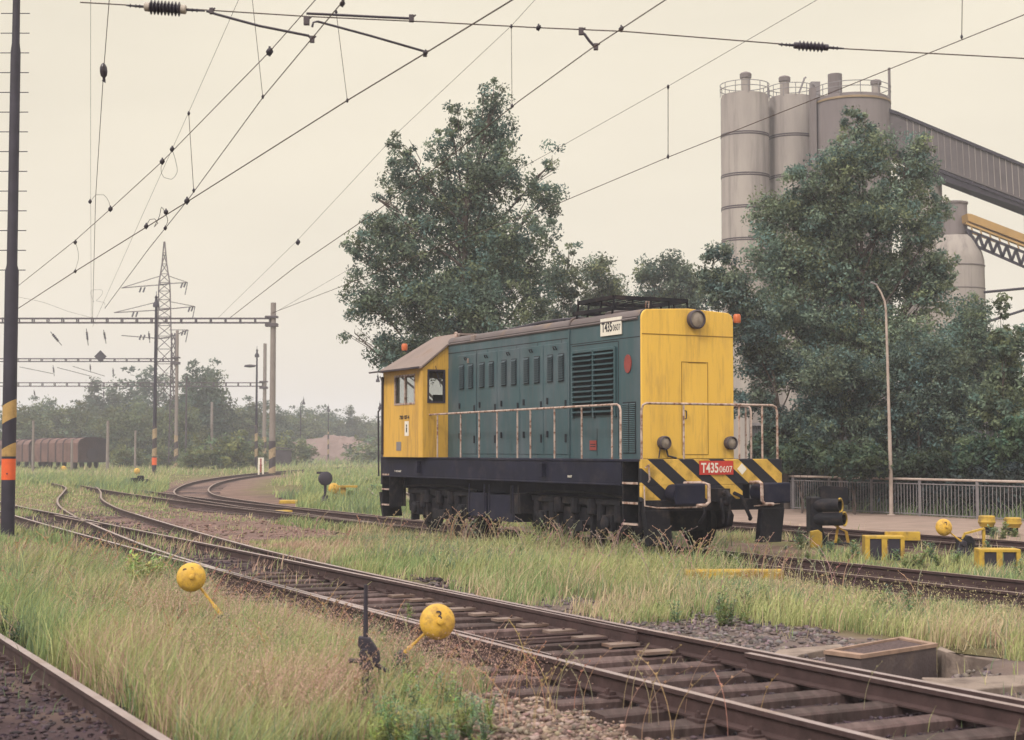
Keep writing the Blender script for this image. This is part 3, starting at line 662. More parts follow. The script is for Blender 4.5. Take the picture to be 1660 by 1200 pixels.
# engine hood with a rounded roof edge
HF, HB, HW, HT = .75, 8.75, .98, 4.30
def hood_poly(inset=0.0, top=0.0):
    p = [(-HW+inset, 1.645), (-HW+inset, 4.13)]
    for k in range(1, 6):
        a = k/6*PI/2; p.append((-HW+inset+.15*(1-math.cos(a)), 4.13+(.16+top)*math.sin(a)))
    p.append((0, 4.33+top)); return p+[(-y, z) for (y, z) in p[:-1][::-1]]
m = MB(); m.prism(hood_poly(), 'x', HF+.02, HB)
hood = m.build('engine_hood', 'loco_teal', loco, smooth=True)
m = MB()
pp = hood_poly(-.012, .012)[2:-2]; pi = hood_poly(0.0, -.03)[2:-2]
m.prism(pp+pi[::-1], 'x', HF+.06, HB-.02)
m.build('roof', 'loco_roof', loco, smooth=True)
m = MB(); m.prism(hood_poly(-.004, .004), 'x', HF-.02, HF+.03); m.build('front_panel', 'loco_yellow', loco, bevel=.012)
# seams, doors and louvres on the visible side
YS = HW
def side_strip(mb, x0, x1, z0, z1, t=.006, mi=0): mb.box(x0, x1, YS-.002, YS+t, z0, z1, mi)
m = MB(); xs = lx(924)
m.box(xs-.025, xs+.025, YS-.01, YS+.028, 1.65, 4.1)
m.build('hood_joint', 'loco_teal', hood)
m = MB(); pts = [(xs, y*1.02, z+.02) for (y, z) in hood_poly()[1:-1]]
m.tube(pts, .028, 6); m.build('roof_hoop', 'loco_roof', hood, smooth=True)
m = MB(); m.tube([(HF+.1, YS+.012, 4.135), (HB, YS+.012, 4.135)], .026, 6); m.build('gutter', 'loco_roof', hood)
m = MB(); side_strip(m, xs, HB, 3.93, 3.945, .004); side_strip(m, HF+.03, xs, 3.80, 3.812, .004)
for px in (773, 791, 838, 872, 911, 1006, 968):
    x = lx(px); side_strip(m, x-.007, x+.007, 1.7, 3.92 if px < 950 else 2.2, .003)
side_strip(m, lx(1003), lx(928), 3.76, 3.775, .004); side_strip(m, lx(1003)-.008, lx(1003)+.008, 1.7, 3.76, .004)
m.build('door_seam', 'line_dark', hood)
for px in (757, 790, 826, 863, 902):                        # five doors: latch, hinges and louvre pair
    x0 = lx(px); w = .115; dx_ = .22
    dr = MB(); dr.box(x0-.46, x0+.46, YS-.004, YS+.012, 1.72, 3.86)
    door = dr.build('side_door', 'loco_teal', loco, bevel=.006, seg=1)
    for sg in (-1, 1):
        l_ = MB(); xc = x0+sg*dx_
        l_.box(xc-w, xc+w, YS+.012, YS+.018, 3.12, 3.66)
        for k in range(11):
            z = 3.15+k*.046
            l_.add([(xc-w*.92, YS+.018, z), (xc+w*.92, YS+.018, z), (xc+w*.92, YS+.055, z-.012), (xc-w*.92, YS+.055, z-.012), (xc-w*.92, YS+.018, z+.035), (xc+w*.92, YS+.018, z+.035)],
                   [(0,1,2,3), (3,2,5,4), (0,3,4), (1,5,2)], 1)
        l_.build('louvre', ['line_dark', 'louvre_dark'], door)
    k_ = MB(); k_.tube([(x0-.05, YS+.02, 3.74), (x0-.05, YS+.05, 3.80), (x0+.05, YS+.05, 3.80), (x0+.05, YS+.02, 3.74)], .012, 5)
    for z in (1.95, 2.6):
        k_.box(x0-.42, x0-.37, YS+.012, YS+.03, z, z+.16); k_.box(x0+.30, x0+.34, YS+.012, YS+.04, z+.1, z+.22)
    k_.build('latch', 'line_dark', door)
# big radiator louvres
xa, xb = lx(999), lx(931); xm = (xa+xb)/2
m = MB(); m.box(xa, xb, YS-.01, YS+.008, 2.44, 3.62, 0); m.build('radiator_recess', 'line_dark', loco)
for (u0, u1) in ((xa+.02, xm-.03), (xm+.03, xb-.02)):
    m = MB()
    for k in range(12):
        z = 2.465+k*.096
        m.add([(u0,YS+.008,z+.072),(u1,YS+.008,z+.072),(u1,YS+.085,z+.035),(u0,YS+.085,z+.035),(u0,YS+.008,z+.062),(u1,YS+.008,z+.062),(u1,YS+.082,z+.025),(u0,YS+.082,z+.025)],
              [(0,1,2,3),(7,6,5,4),(3,2,6,7),(0,3,7,4),(1,5,6,2),(0,4,5,1)])
    m.build('radiator_louvre', 'loco_teal', loco)
m = MB()
for (u0, u1) in ((xa-.03, xa+.02), (xm-.03, xm+.03), (xb-.02, xb+.03)): m.box(u0, u1, YS, YS+.05, 2.40, 3.66)
m.box(xa, xb, YS, YS+.05, 3.62, 3.68); m.build('louvre_frame', 'loco_teal', loco, bevel=.006, seg=1)
xa, xb = lx(1031), lx(1010); m = MB(); m.box(xa, xb, YS-.002, YS+.006, 1.74, 2.66, 0)
for k in range(26):
    z = 1.76+k*.034
    for (u0, u1) in ((xa+.01, (xa+xb)/2-.012), ((xa+xb)/2+.012, xb-.01)):
        m.add([(u0,YS+.006,z+.022),(u1,YS+.006,z+.022),(u1,YS+.022,z),(u0,YS+.022,z)], [(0,1,2,3)], 1)
m.build('vent_grille', ['line_dark', 'loco_teal'], loco)
# markings
xa, xb = lx(1010), lx(976); m = MB(); z0, z1 = 3.885, 4.205
m.box(xa, xb, YS+.012, YS+.03, z0, z1); pl = m.build('number_plate', 'white_paint', loco); pl['label'] = 'white number plate lettered T435 0607 on the teal side'
w_ = xb-xa
text('plate_lettering', 'T435', .24, 'text_dark', pl, (xb-.05, YS+.031, z0+.075), (-1,0,0), (0,0,1), .006, width=w_*.50)
text('plate_lettering', '0607', .165, 'text_dark', pl, (xb-.05-w_*.53, YS+.031, z0+.075), (-1,0,0), (0,0,1), .0, width=w_*.36)
m = MB(); xc = lx(1019); vs = [(xc+.115*math.cos(a)*1, YS+.02, 3.34+.165*math.sin(a)) for a in [k*2*PI/28 for k in range(28)]]
m.prism([(v[0], v[2]) for v in vs], 'y', YS, YS+.02); m.build('red_emblem', 'red_dull', loco)
xc = lx(962); m = MB(); m.box(xc-.12, xc+.12, YS+.004, YS+.012, 1.80, 1.98); sgn = m.build('red_sign', 'red_dull', loco)
m = MB(); m.box(xc-.09, xc+.09, YS+.012, YS+.014, 1.90, 1.915); m.box(xc-.09, xc+.09, YS+.012, YS+.014, 1.86, 1.875); m.build('sign_line', 'line_dark', sgn)
m = MB(); xc = lx(760); m.box(xc-.035, xc+.035, YS+.012, YS+.03, 3.68, 3.78); m.build('paper_label', 'cab_roof', hood)
m = MB(); xc = lx(767); m.box(xc-.09, xc+.09, YS-.2, YS+.03, 4.12, 4.27); m.build('roof_bracket', 'cab_roof', hood, bevel=.02)
# roof fan guard and pipes
m = MB(); zt = 4.61; x0, x1 = 1.95, 3.25
for y in (-.8, .8):
    m.beam((x0, y, zt), (x1, y, zt), .07, .07); m.beam((x0-.1, y*1.06, 4.40), (x1+.1, y*1.06, 4.40), .07, .07)
    for x in (x0, 2.4, 2.85, x1): m.beam((x, y*1.06, 4.28), (x, y, zt), .03, .03)
for x in (x0, x1): m.beam((x, -.8, zt), (x, .8, zt), .07, .07); m.beam((x, -.85, 4.40), (x, .85, 4.40), .05, .05)
for y in (-.4, 0, .4): m.beam((x0, y, 4.28), (x0, y, zt), .025, .025)
for k in range(7): m.beam((x0, -.6+.2*k, zt), (x1, -.6+.2*k, zt), .015, .02)
fg = m.build('fan_guard', 'bogie_black', loco)
m = MB(); m.lathe([(.52,0),(.52,.08),(.48,.1),(.48,.02)], (2.6,0,4.32), n=24); m.build('fan_housing', 'loco_roof', fg)
m = MB(); m.tube([(3.7, .55, 4.36), (5.2, .5, 4.40), (6.2, .5, 4.36), (7.3, .55, 4.32)], .035, 7); m.tube([(3.9, .2, 4.38), (6.8, .25, 4.36)], .03, 6)
for x in (4.3, 5.6): m.box(x-.12, x+.12, .1, .62, 4.30, 4.37)
m.build('roof_pipe', 'steel_dark', loco, smooth=True)
m = MB(); m.lathe([(.12,0),(.12,.22),(.10,.24)], (5.0,-.2,4.28), n=14); m.build('exhaust', 'steel_dark', loco)
m = MB(); m.lathe([(.045,0),(.045,.22),(.02,.25)], (HB-.05,.80,4.18), n=10); m.build('horn', 'rail_paint', loco)
# front face details
FX = HF-.02
def headlight(y, z, r):
    m = MB(); m.lathe([(r*1.0,0),(r*1.06,-.05),(r*1.06,-.11),(r*.9,-.125),(r*.86,-.085)], (FX,y,z), (1,0,0), 24)
    h = m.build('headlight', 'steel_grey', loco, smooth=True)
    m = MB(); m.lathe([(r*.85,-.09),(r*.6,-.105),(.01,-.112)], (FX,y,z), (1,0,0), 24); m.build('lens', 'lamp_glass', h, smooth=True)
    return h
headlight(-.135, 4.14, .165); headlight(.56, 1.93, .115); headlight(-.87, 1.93, .115)
m = MB(); m.box(FX-.006, FX, -.98, .98, 3.845, 3.86)
def rect_outline(mb, y0, y1, z0, z1, t=.010, x=FX):
    for (a, b_, c, d) in ((y0, y0+t, z0, z1), (y1-t, y1, z0, z1), (y0, y1, z0, z0+t), (y0, y1, z1-t, z1)): mb.box(x-.006, x, a, b_, c, d)
rect_outline(m, -.42, .15, 1.72, 3.38); rect_outline(m, -.38, .0, 3.36, 3.372)
m.build('panel_seam', 'seam_yellow', loco)
m = MB(); m.tube([(FX-.01, .08, 2.5), (FX-.05, .08, 2.5), (FX-.05, .08, 2.36), (FX-.01, .08, 2.36)], .012, 6); m.tube([(FX-.02,.5,1.85),(FX-.06,.48,1.7),(FX-.05,.3,1.66)], .018, 6); m.tube([(FX-.02,.62,1.85),(FX-.04,.66,1.66)], .012, 6); m.build('handle', 'steel_dark', loco)
m = MB(); m.tube([(FX-.005, .9, 4.31), (FX-.02, .9, 4.42), (FX-.02, .84, 4.42), (FX-.005, .84, 4.31)], .012, 6); m.build('lifting_eye', 'rail_paint', loco)
def side_lamp(x, y, z):
    m = MB(); m.lathe([(.06,0),(.07,.03),(.07,.13),(.05,.16)], (x,y,z), (0,0,1), 14); l = m.build('marker_lamp', 'orange_lamp', loco, smooth=True)
    m = MB(); m.beam((x, y, z+.02), (x+.1, y*(.9), z-.02), .03); m.build('bracket', 'steel_dark', l)
side_lamp(HF+.02, -1.1, 4.12); side_lamp(10.75, 1.15, 4.12)
# main frame and running boards
m = MB(); m.box(0.0, 11.38, -1.475, 1.475, 1.60, 1.645); m.build('deck', 'frame_black', loco, bevel=.01)
m = MB(); m.box(.66, 11.30, 1.40, 1.46, 1.19, 1.60); m.box(.66, 11.30, -1.46, -1.40, 1.19, 1.60)
m.box(.66, 11.3, 1.395, 1.475, 1.185, 1.215); m.box(.3, 11.2, -1.0, 1.0, .92, 1.6)
for x in (lx(884, 14.1), lx(682, 14.1)): m.box(x-.06, x+.06, 1.46, 1.55, 1.3, 1.56)
m.build('sole_bar', 'frame_black', loco, bevel=.008)
m = MB(); m.box(-.03, .05, -1.475, 1.475, 1.20, 1.645); m.box(-.03, .05, -.05, 1.475, .93, 1.20); m.box(-.028, .05, -.62, -.05, .93, 1.20)
m.build('buffer_beam', 'hazard', loco, bevel=.01)
m = MB(); m.box(11.35, 11.42, -1.45, 1.45, 1.0, 1.60); m.build('rear_buffer_beam', 'frame_black', loco)
m = MB(); m.box(-.05, -.03, -.405, .30, 1.375, 1.615); pl = m.build('number_plate', 'red_paint', loco); pl['label'] = 'red number plate lettered T435 0607 on the striped beam'
text('plate_lettering', 'T435', .235, 'white_paint', pl, (-.052, .275, 1.415), (0,-1,0), (0,0,1), .005, width=.36)
text('plate_lettering', '0607', .16, 'white_paint', pl, (-.052, -.105, 1.415), (0,-1,0), (0,0,1), .0, width=.27)
m = MB(); m.obox((-.035, -.60, 1.47), (.004,0,0), (0,.05,.05), (0,.05,-.05)); m.build('white_sticker', 'white_paint', loco)
# buffers, coupling, pipes, plough
for y in (.86, -.93):
    m = MB(); m.lathe([(.16,0),(.16,-.3),(.12,-.3),(.12,-.52)], (-.02,y,1.06), (1,0,0), 18)
    bf = m.build('buffer', 'frame_black', loco, smooth=True)
    m = MB(); m.box(-.60, -.54, y-.30, y+.30, .88, 1.24); m.build('buffer_head', 'frame_black', bf, bevel=.04)
    q = -1 if y > 0 else 1; m = MB(); m.tube([(-.10, y+q*.20, 1.235), (-.5, y+q*.30, 1.25), (-.62, y+q*.345, 1.22), (-.63, y+q*.345, .93), (-.62, y+q*.28, .875), (-.62, y+q*.10, .87)], .03, 8)
    m.build('brake_pipe', 'rail_paint', loco, smooth=True)
for y in (.9, -.9):
    m = MB(); m.lathe([(.15,0),(.15,.32),(.11,.32),(.11,.5)], (11.42,y,1.08), (1,0,0), 16); m.lathe([(.26,.48),(.27,.52),(.22,.56)], (11.42,y,1.08), (1,0,0), 20); m.build('buffer', 'frame_black', loco, smooth=True)
m = MB(); m.box(-.32, 0, -.14, .14, .92, 1.14); m.tube([(-.3,0,1.06),(-.42,0,1.08),(-.50,0,1.0),(-.46,0,.9),(-.36,0,.88)], .045, 8)
m.tube([(-.34,.07,.98),(-.4,.07,.75),(-.36,.05,.55)], .03, 7); m.tube([(-.34,-.07,.98),(-.4,-.07,.75),(-.36,-.05,.55)], .03, 7); m.build('coupling', 'bogie_black', loco, smooth=True)
m = MB(); m.tube([(-.05,-.42,1.05),(-.22,-.44,1.0),(-.28,-.5,.8),(-.25,-.62,.62),(-.12,-.7,.6)], .035, 8); m.build('brake_hose', 'bogie_black', loco, smooth=True); m = MB(); m.tube([(-.05,.28,1.0),(-.2,.3,.95),(-.24,.34,.7),(-.2,.42,.55)], .03, 8); m.build('brake_hose', 'bogie_black', loco, smooth=True)
m = MB()
m.prism([(-1.46,.78),(-.98,.78),(-.90,.18),(-1.38,.18)], 'x', -.12, .02); m.prism([(1.46,.78),(.98,.78),(.90,.18),(1.38,.18)], 'x', -.12, .02)
m.box(-.1, .0, -1.46, 1.46, .76, .95); m.build('snow_guard', 'bogie_black', loco, bevel=.01)
m = MB(); m.prism([(-1.46,.82),(-.98,.82),(-.90,.25),(-1.38,.25)], 'x', 11.4, 11.52); m.prism([(1.46,.82),(.98,.82),(.90,.25),(1.38,.25)], 'x', 11.4, 11.52); m.build('snow_guard', 'bogie_black', loco, bevel=.01)
m = MB(); m.tube([(-.08,1.46,1.2),(-.1,1.46,.86),(-.1,1.2,.82),(-.1,.3,.82)], .014, 6); m.tube([(-.1,-.8,.82),(-.1,-1.35,.86),(-.08,-1.42,.9)], .014, 6); m.tube([(-.06,1.42,1.5),(-.10,1.38,1.56),(-.10,1.36,1.3),(-.06,1.36,1.26)], .016, 6); m.build('grab_rod', 'rail_paint', loco)
# corner steps
for sx in ((.08, .62), (11.36-.5, 11.32)):
    m = MB()
    for k, z in enumerate((1.22, .88, .52)):
        m.box(sx[0]+.02, sx[1]-.02, 1.12, 1.47, z, z+.03, 0); m.box(sx[0]+.02, sx[1]-.02, 1.466, 1.478, z-.004, z+.034, 1)
    m.box(sx[0], sx[0]+.025, 1.14, 1.46, .5, 1.6); m.box(sx[1]-.025, sx[1], 1.14, 1.46, .5, 1.6); m.box(sx[0], sx[1], 1.05, 1.1, .5, 1.6)
    m.build('cab_step', ['bogie_black', 'rail_paint'], loco)
# bogies with wheels
def bogie(xc):
    m = MB()
    for sg in (1, -1):
        y0, y1 = (.98, 1.10) if sg > 0 else (-1.10, -.98)
        m.prism([(xc-1.85,.62),(xc-1.65,.84),(xc-.7,.84),(xc-.5,.74),(xc+.5,.74),(xc+.7,.84),(xc+1.65,.84),(xc+1.85,.62),(xc+1.8,.42),(xc+1.45,.34),(xc+.9,.34),(xc+.55,.42),(xc-.55,.42),(xc-.9,.34),(xc-1.45,.34),(xc-1.8,.42)], 'y', y0, y1)
        m.box(xc-1.75, xc+1.75, y0-.05*sg if sg < 0 else y0-.1, y1+.06*sg if sg > 0 else y1+.1, .80, .93)
        m.box(xc-.3, xc+.3, y0-.02, y1+.09*max(sg,0)+.01, .3, .5)
    m.box(xc-.35, xc+.35, -1.0, 1.0, .55, .95); m.box(xc-1.7, xc+1.7, -.6, .6, .35, 1.15)
    for q in (-.62, 0, .62):
        m.lathe([(.07,0),(.10,.02),(.10,.28),(.07,.30)], (xc+q,1.16,.62), (0,0,1), 10)
        m.box(xc+q-.04, xc+q+.04, 1.1, 1.2, .2, .66)
    m.tube([(xc-1.9,1.18,.95),(xc-1.0,1.2,1.02),(xc+1.0,1.2,1.02),(xc+1.9,1.18,.95)], .03, 6)
    bg_ = m.build('bogie', 'bogie_black', loco, bevel=.012)
    for dx_ in (-1.2, 1.2):
        m = MB(); m.lathe([(.09,-.78),(.09,.78)], (xc+dx_,0,.5), (0,1,0), 10)
        for sg in (1, -1): m.lathe([(.06,.68*sg),(.42,.68*sg),(.50,.70*sg),(.50,.82*sg),(.44,.83*sg),(.40,.80*sg),(.16,.80*sg),(.14,.86*sg)], (xc+dx_,0,.5), (0,1,0), 28)
        m.build('wheel_set', 'bogie_black', bg_, smooth=True)
        m = MB(); m.box(xc+dx_-.17, xc+dx_+.17, 1.10, 1.22, .36, .64); m.lathe([(.13,0),(.13,.05),(.08,.07)], (xc+dx_,1.22,.5), (0,1,0), 14)
        for q in (-.30, .30):
            m.lathe([(.085,k*.03+(.0 if k%2 else .0)) for k in range(2)]+[(.085,.30)], (xc+dx_+q,1.14,.52), (0,0,1), 10)
        m.box(xc+dx_-.42, xc+dx_+.42, 1.09, 1.20, .82, .90)
        m.box(xc+dx_-.62, xc+dx_-.54, .86, 1.05, .2, .7); m.box(xc+dx_+.54, xc+dx_+.62, .86, 1.05, .2, .7)
        m.build('axle_box', 'bogie_black', bg_, bevel=.01)
bogie(2.75); bogie(8.75)
for (u0, u1, z0, z1, mt_) in ((lx(830,14.1), lx(787,14.1), .38, .90, 'frame_black'), (lx(784,14.1), lx(755,14.1), .44, .92, 'frame_black'), (4.55, 5.0, .55, .95, 'bogie_black')):
    m = MB(); m.box(u0, u1, .85, 1.38, z0, z1); m.box(u0+.05, u0+.09, 1.38, 1.395, z0, 1.1); m.box(u1-.09, u1-.05, 1.38, 1.395, z0, 1.1); m.build('battery_box', mt_, loco, bevel=.03)
m = MB(); m.lathe([(.05,0),(.24,.04),(.24,1.4),(.05,1.44)], (4.9,.4,.75), (1,0,0), 18); m.box(4.6, 6.9, -1.3, .3, .4, 1.0); m.build('air_tank', 'bogie_black', loco, smooth=True)
# hand rails
def hrail(pts, posts, parent=loco, z0=1.63, label=None):
    m = MB(); m.tube(pts, .021, 8)
    h = m.build('hand_rail', 'rail_paint', parent, smooth=True)
    for (x, y, z) in posts:
        m = MB(); m.tube([(x, y, z0), (x, y, z)], .019, 6); m.build('post', 'rail_paint', h, smooth=True)
    return h
ZR = 2.60; YR = 1.43
posts = [(lx(px, 15.54-YR), YR, ZR) for px in (992, 943, 899, 860, 839, 806, 777, 747)]+[(8.3, YR, ZR)]
hrail([(.72, YR, 1.63), (.72, YR, ZR-.1), (.76, YR, ZR-.03), (.84, YR, ZR), (8.95, YR, ZR-.02)], posts)
hrail([(.82, -YR, 1.63), (.82, -YR, ZR-.1), (.84, -YR, ZR-.03), (.9, -YR, ZR), (8.8, -YR, ZR)], [(x, -YR, ZR) for x in (.98, 2.2, 3.5, 4.8, 6.1, 7.4)])
hrail([(.04, 1.43, 1.63), (.04, 1.43, ZR-.12), (.04, 1.40, ZR-.03), (.04, 1.33, ZR), (.04, -1.33, ZR), (.04, -1.40, ZR-.03), (.04, -1.43, ZR-.12), (.04, -1.43, 1.63)], [(.04, .57, ZR), (.04, -.6, ZR), (.04, -1.1, ZR)])
# cab
CF, CR, CW = 8.72, 10.95, 1.60
ZE, ZTOP = 3.62, 4.36
sec = [(-CW,1.645),(-CW,ZE),(-.86,4.24),(-.7,ZTOP),(.7,ZTOP),(.86,4.24),(CW,ZE),(CW,1.645)]
def wall_with_hole(mb, poly_y0, poly_y1, z0, z1, hy0, hy1, hz0, hz1, fn):   # rectangle split round a rectangular opening
    for (a, b_, c, d) in ((poly_y0, hy0, z0, z1), (hy1, poly_y1, z0, z1), (hy0, hy1, z0, hz0), (hy0, hy1, hz1, z1)):
        if b_-a > 1e-4 and d-c > 1e-4: fn(mb, a, b_, c, d)
m = MB()
fnx = lambda X0, X1: (lambda mb, a, b_, c, d: mb.box(X0, X1, a, b_, c, d))
fny = lambda Y0, Y1: (lambda mb, a, b_, c, d: mb.box(a, b_, Y0, Y1, c, d))
# side wall in view (window 9.15..10.35)
WX_ = (9.12, 10.28); WZ = (2.82, 3.50)
wall_with_hole(m, CF, CR, 1.645, ZE, WX_[0], WX_[1], WZ[0], WZ[1], fny(CW-.05, CW))
wall_with_hole(m, CF, CR, 1.645, ZE, WX_[0], WX_[1], WZ[0], WZ[1], fny(-CW, -CW+.05))
FWY = (1.06, 1.49); FWZ = (2.84, 3.58)
wall_with_hole(m, .985, CW, 1.645, ZE-.02, FWY[0], FWY[1], FWZ[0], FWZ[1], fnx(CF-.01, CF+.04))
wall_with_hole(m, -CW, -.985, 1.645, ZE-.02, -FWY[1], -FWY[0], FWZ[0], FWZ[1], fnx(CF-.01, CF+.04))
wall_with_hole(m, -CW, CW, 1.645, ZE, -1.2, 1.2, 2.8, 3.5, fnx(CR-.05, CR))
m.prism([(CW,ZE-.02),(.86,4.22),(.7,ZTOP-.03),(-.7,ZTOP-.03),(-.86,4.22),(-CW,ZE-.02)], 'x', CF-.012, CF+.03)
cab = m.build('cab', 'cab_yellow', loco)
m = MB(); m.box(CF+.05, CR-.06, -CW+.06, CW-.06, 1.66, 2.3); m.box(9.3, 9.9, -.5, .3, 2.3, 3.15); m.box(9.4, 9.8, .6, 1.0, 2.3, 2.6); m.box(9.42, 9.5, .6, 1.0, 2.6, 3.05); m.build('cab_interior', 'steel_dark', cab)
# roof: hipped to the rear, overhanging visor
ins = .86
vs = [(CF-.05,CW+.05,ZE-.02),(CR+.12,CW+.05,ZE-.02),(CF-.05,.70,ZTOP),(10.05,.70,ZTOP),(CF-.05,-.70,ZTOP),(10.05,-.70,ZTOP),(CR+.12,-CW-.05,ZE-.02),(CF-.05,-CW-.05,ZE-.02)]
vt = [(x, y, z+.045) for (x, y, z) in vs]
m = MB(); fr = [(0,1,3,2),(2,3,5,4),(4,5,6,7),(1,6,5,3)]
m.add(vs, fr); m.add(vt, fr)
ed = [(0,1),(1,6),(6,7),(7,4),(4,2),(2,0)]
m.add(vs+vt, [(a, b_, b_+8, a+8) for a, b_ in ed]); cr = m.build('cab_roof', 'cab_roof', cab)
m = MB(); m.obox((10.0, CW+.12, ZE-.0), (1.2,0,0), (0,.14,-.02), (0,.003,.018)); m.build('rain_visor', 'steel_grey', cab)
def window(pts4, name='cab_window', frame=.04, ax='y', c=CW, mull=None, g='glass_light', fm='cab_yellow', dark=False):
    (a, b_, c0, d) = pts4; m = MB()
    def bx_(u0, u1, z0, z1, t0, t1):
        if ax == 'y': m.box(u0, u1, c+t0, c+t1, z0, z1)
        else: m.box(c+t0, c+t1, u0, u1, z0, z1)
    sg = 1 if ax == 'y' else -1
    t = (-.045, .012) if sg > 0 else (-.012, .045)
    bx_(a, a+frame, c0, d, *t); bx_(b_-frame, b_, c0, d, *t); bx_(a+frame, b_-frame, c0, c0+frame, *t); bx_(a+frame, b_-frame, d-frame, d, *t)
    if mull: bx_(mull-.02, mull+.02, c0+frame, d-frame, *t)
    w = m.build(name, fm, cab)
    m = MB(); t = (-.03, -.02) if sg > 0 else (.02, .03)
    if ax == 'y': m.box(a+frame, b_-frame, c+t[0], c+t[1], c0+frame, d-frame)
    else: m.box(c+t[0], c+t[1], a+frame, b_-frame, c0+frame, d-frame)
    m.build('pane', g, w)
    return w
window((WX_[0], WX_[1], WZ[0], WZ[1]), mull=9.68, fm='rail_paint', g='clear_glass')
w = window((FWY[0], FWY[1], FWZ[0], FWZ[1]), ax='x', c=CF-.01, g='clear_glass', fm='steel_dark'); w['label'] = 'dark front window of the yellow cab'
m = MB(); m.tube([(CF-.03, 1.30, 3.66), (CF-.05, 1.28, 3.52), (CF-.05, 1.18, 3.2)], .008, 5); m.build('wiper', 'steel_dark', cab)
m = MB(); m.beam((CR-.02, CW+.02, 1.7), (CR-.02, CW+.02, 3.5), .05, .05); m.tube([(CR+.1, CW+.06, 1.2), (CR+.12, CW+.07, 2.7), (CR+.06, CW+.05, 2.75)], .02, 6); m.build('door_rail', 'steel_dark', cab)
cx0 = lx(650, 13.94)
text('cab_number', '720 607-4', .115, 'text_dark', cab, (lx(648, 13.94), CW+.003, 2.50), (-1,0,0), (0,0,1), .004, 1.15)
m = MB(); xc = lx(659.5, 13.94); m.box(xc-.11, xc+.11, CW, CW+.004, 2.12, 2.45); wl = m.build('white_notice', 'white_paint', cab)
m = MB(); m.lathe([(.03,0),(.03,.003)], (xc, CW+.004, 2.35), (0,1,0), 12); m.box(xc-.03, xc+.03, CW+.004, CW+.006, 2.2, 2.31); m.build('notice_mark', 'text_dark', wl)
m = MB(); xc = lx(647, 13.94); m.box(xc-.13, xc+.13, CW, CW+.01, 1.79, 1.99); m.build('grey_patch', 'galv', cab)
for (px, s_) in ((640, 'T 435 0607'), (920, '0607')):
    text('frame_lettering', s_, .06, 'white_paint', loco, (lx(px, 14.08), 1.462, 1.30), (-1,0,0), (0,0,1), 0, 1.4)
for o in loco.children_recursive:
    pass
#PART4
# ------------------------------------------------------------------ switch levers and yellow gear
def lever(label, ball_px, ball_py, r_px, ground_py, number, side=1, frame=True, loc=None, arm_dx=-.38, group='yellow switch levers', yawn=0.0):
    base = loc or G(ball_px, ground_py); sc = 1.0
    Y = base.y; bz = D(ball_px, ball_py, Y); r = r_px*Y/FPX
    t = thing('switch_lever', label, 'switch lever', (base.x, base.y, GZ), 0, group)
    bx, bz_ = bz.x-base.x, bz.z-GZ
    m = MB(); prof = []
    for k in range(13):
        a = -PI/2+PI*k/12; prof.append((r*math.cos(a)**.75 if abs(math.cos(a)) > 1e-3 else .001, .62*r*math.sin(a)))
    m.lathe(prof, (bx, 0, bz_), (.25, -1, .12), 28); w = m.build('counterweight', 'weight_yellow', t, smooth=True)
    m = MB(); m.lathe([(r*.2, .5*r), (r*.17, .85*r), (.01, .88*r)], (bx, 0, bz_), (.25, -1, .12), 10); m.build('hub', 'weight_yellow', w)
    tx = text('weight_number', number, r*.85, 'steel_dark', w, (bx-r*(.45 if len(number) > 1 else .05), -.64*r, bz_+r*.05), (1, .25, .12), (-.1, .12, 1), 0)
    ax_, az_ = arm_dx, max(.18, bz_-.42)
    m = MB(); m.beam((bx, .03, bz_), (ax_, .03, .28), .045, .022); m.beam((ax_*.7+bx*.3, .03, .28+.3*(bz_-.28)), (ax_, .03, .28), .07, .03)
    m.build('lever_arm', 'weight_yellow', t, bevel=.006)
    m = MB()
    m.box(ax_-.16, ax_+.12, -.05, .1, -.02, .12); m.prism([(ax_-.12,.1),(ax_+.1,.1),(ax_+.05,.3),(ax_-.05,.3)], 'y', -.02, .07)
    m.lathe([(.05,-.08),(.05,.12)], (ax_, .02, .27), (0,1,0), 12)
    m.beam((ax_, .02, .22), (ax_+.02, .3, .08), .04); m.build('lever_stand', 'steel_dark', t, bevel=.006)
    return t
lb = G(640, 1120)
t1 = lever('yellow round switch weight numbered 3, nearest the camera, beside a black lever post', 709, 1008, 29, 1120, '3', arm_dx=-.30)
t2 = lever('yellow round switch weight numbered 28 half sunk in the tall grass', 310, 936, 23.5, 1047, '28', arm_dx=.32)
t3 = lever('yellow switch weight in front of the grey fence on the right', 1530, 855, 14, 905, '2', arm_dx=.36)
t4 = lever('small pale yellow switch weight behind the round black disc signal', 541, 792, 9, 813, '1', arm_dx=.15)
t5 = lever('tiny distant yellow switch weight low on the left by the wagons', 222, 764, 5, 771, '4', arm_dx=.15)
# black lever post beside the nearest weight
pb = G(592, 1165); Y = pb.y
t = thing('lever_post', 'thin black iron lever standing upright in the foreground grass', 'lever', (pb.x, pb.y, GZ))
m = MB(); zt = D(592, 948, Y).z-GZ; m.tube([(0,0,0), (0,0,.45), (0,0,.52), (.0,0,zt)], [.024,.026,.020,.014], 8); m.build('rod', 'steel_dark', t, smooth=True)
zk = D(592, 1060, Y).z-GZ
m = MB(); m.prism([(-.045,zk-.11),(.05,zk-.12),(.11,zk-.05),(.10,zk+.02),(.03,zk+.12),(-.05,zk+.13),(-.055,zk+.06),(-.035,zk+.04)], 'y', -.035, .035)
m.box(-.13, -.02, -.02, .02, zk-.065, zk-.035); m.lathe([(.045,-.05),(.045,.05)], (.0,0,zk+.0), (0,1,0), 12); m.box(-.05,.05,-.05,.05,0,.12)
m.beam((.08,0,zk-.08), (.17,0,zk-.13), .03); m.build('bracket', 'steel_dark', t, bevel=.008)
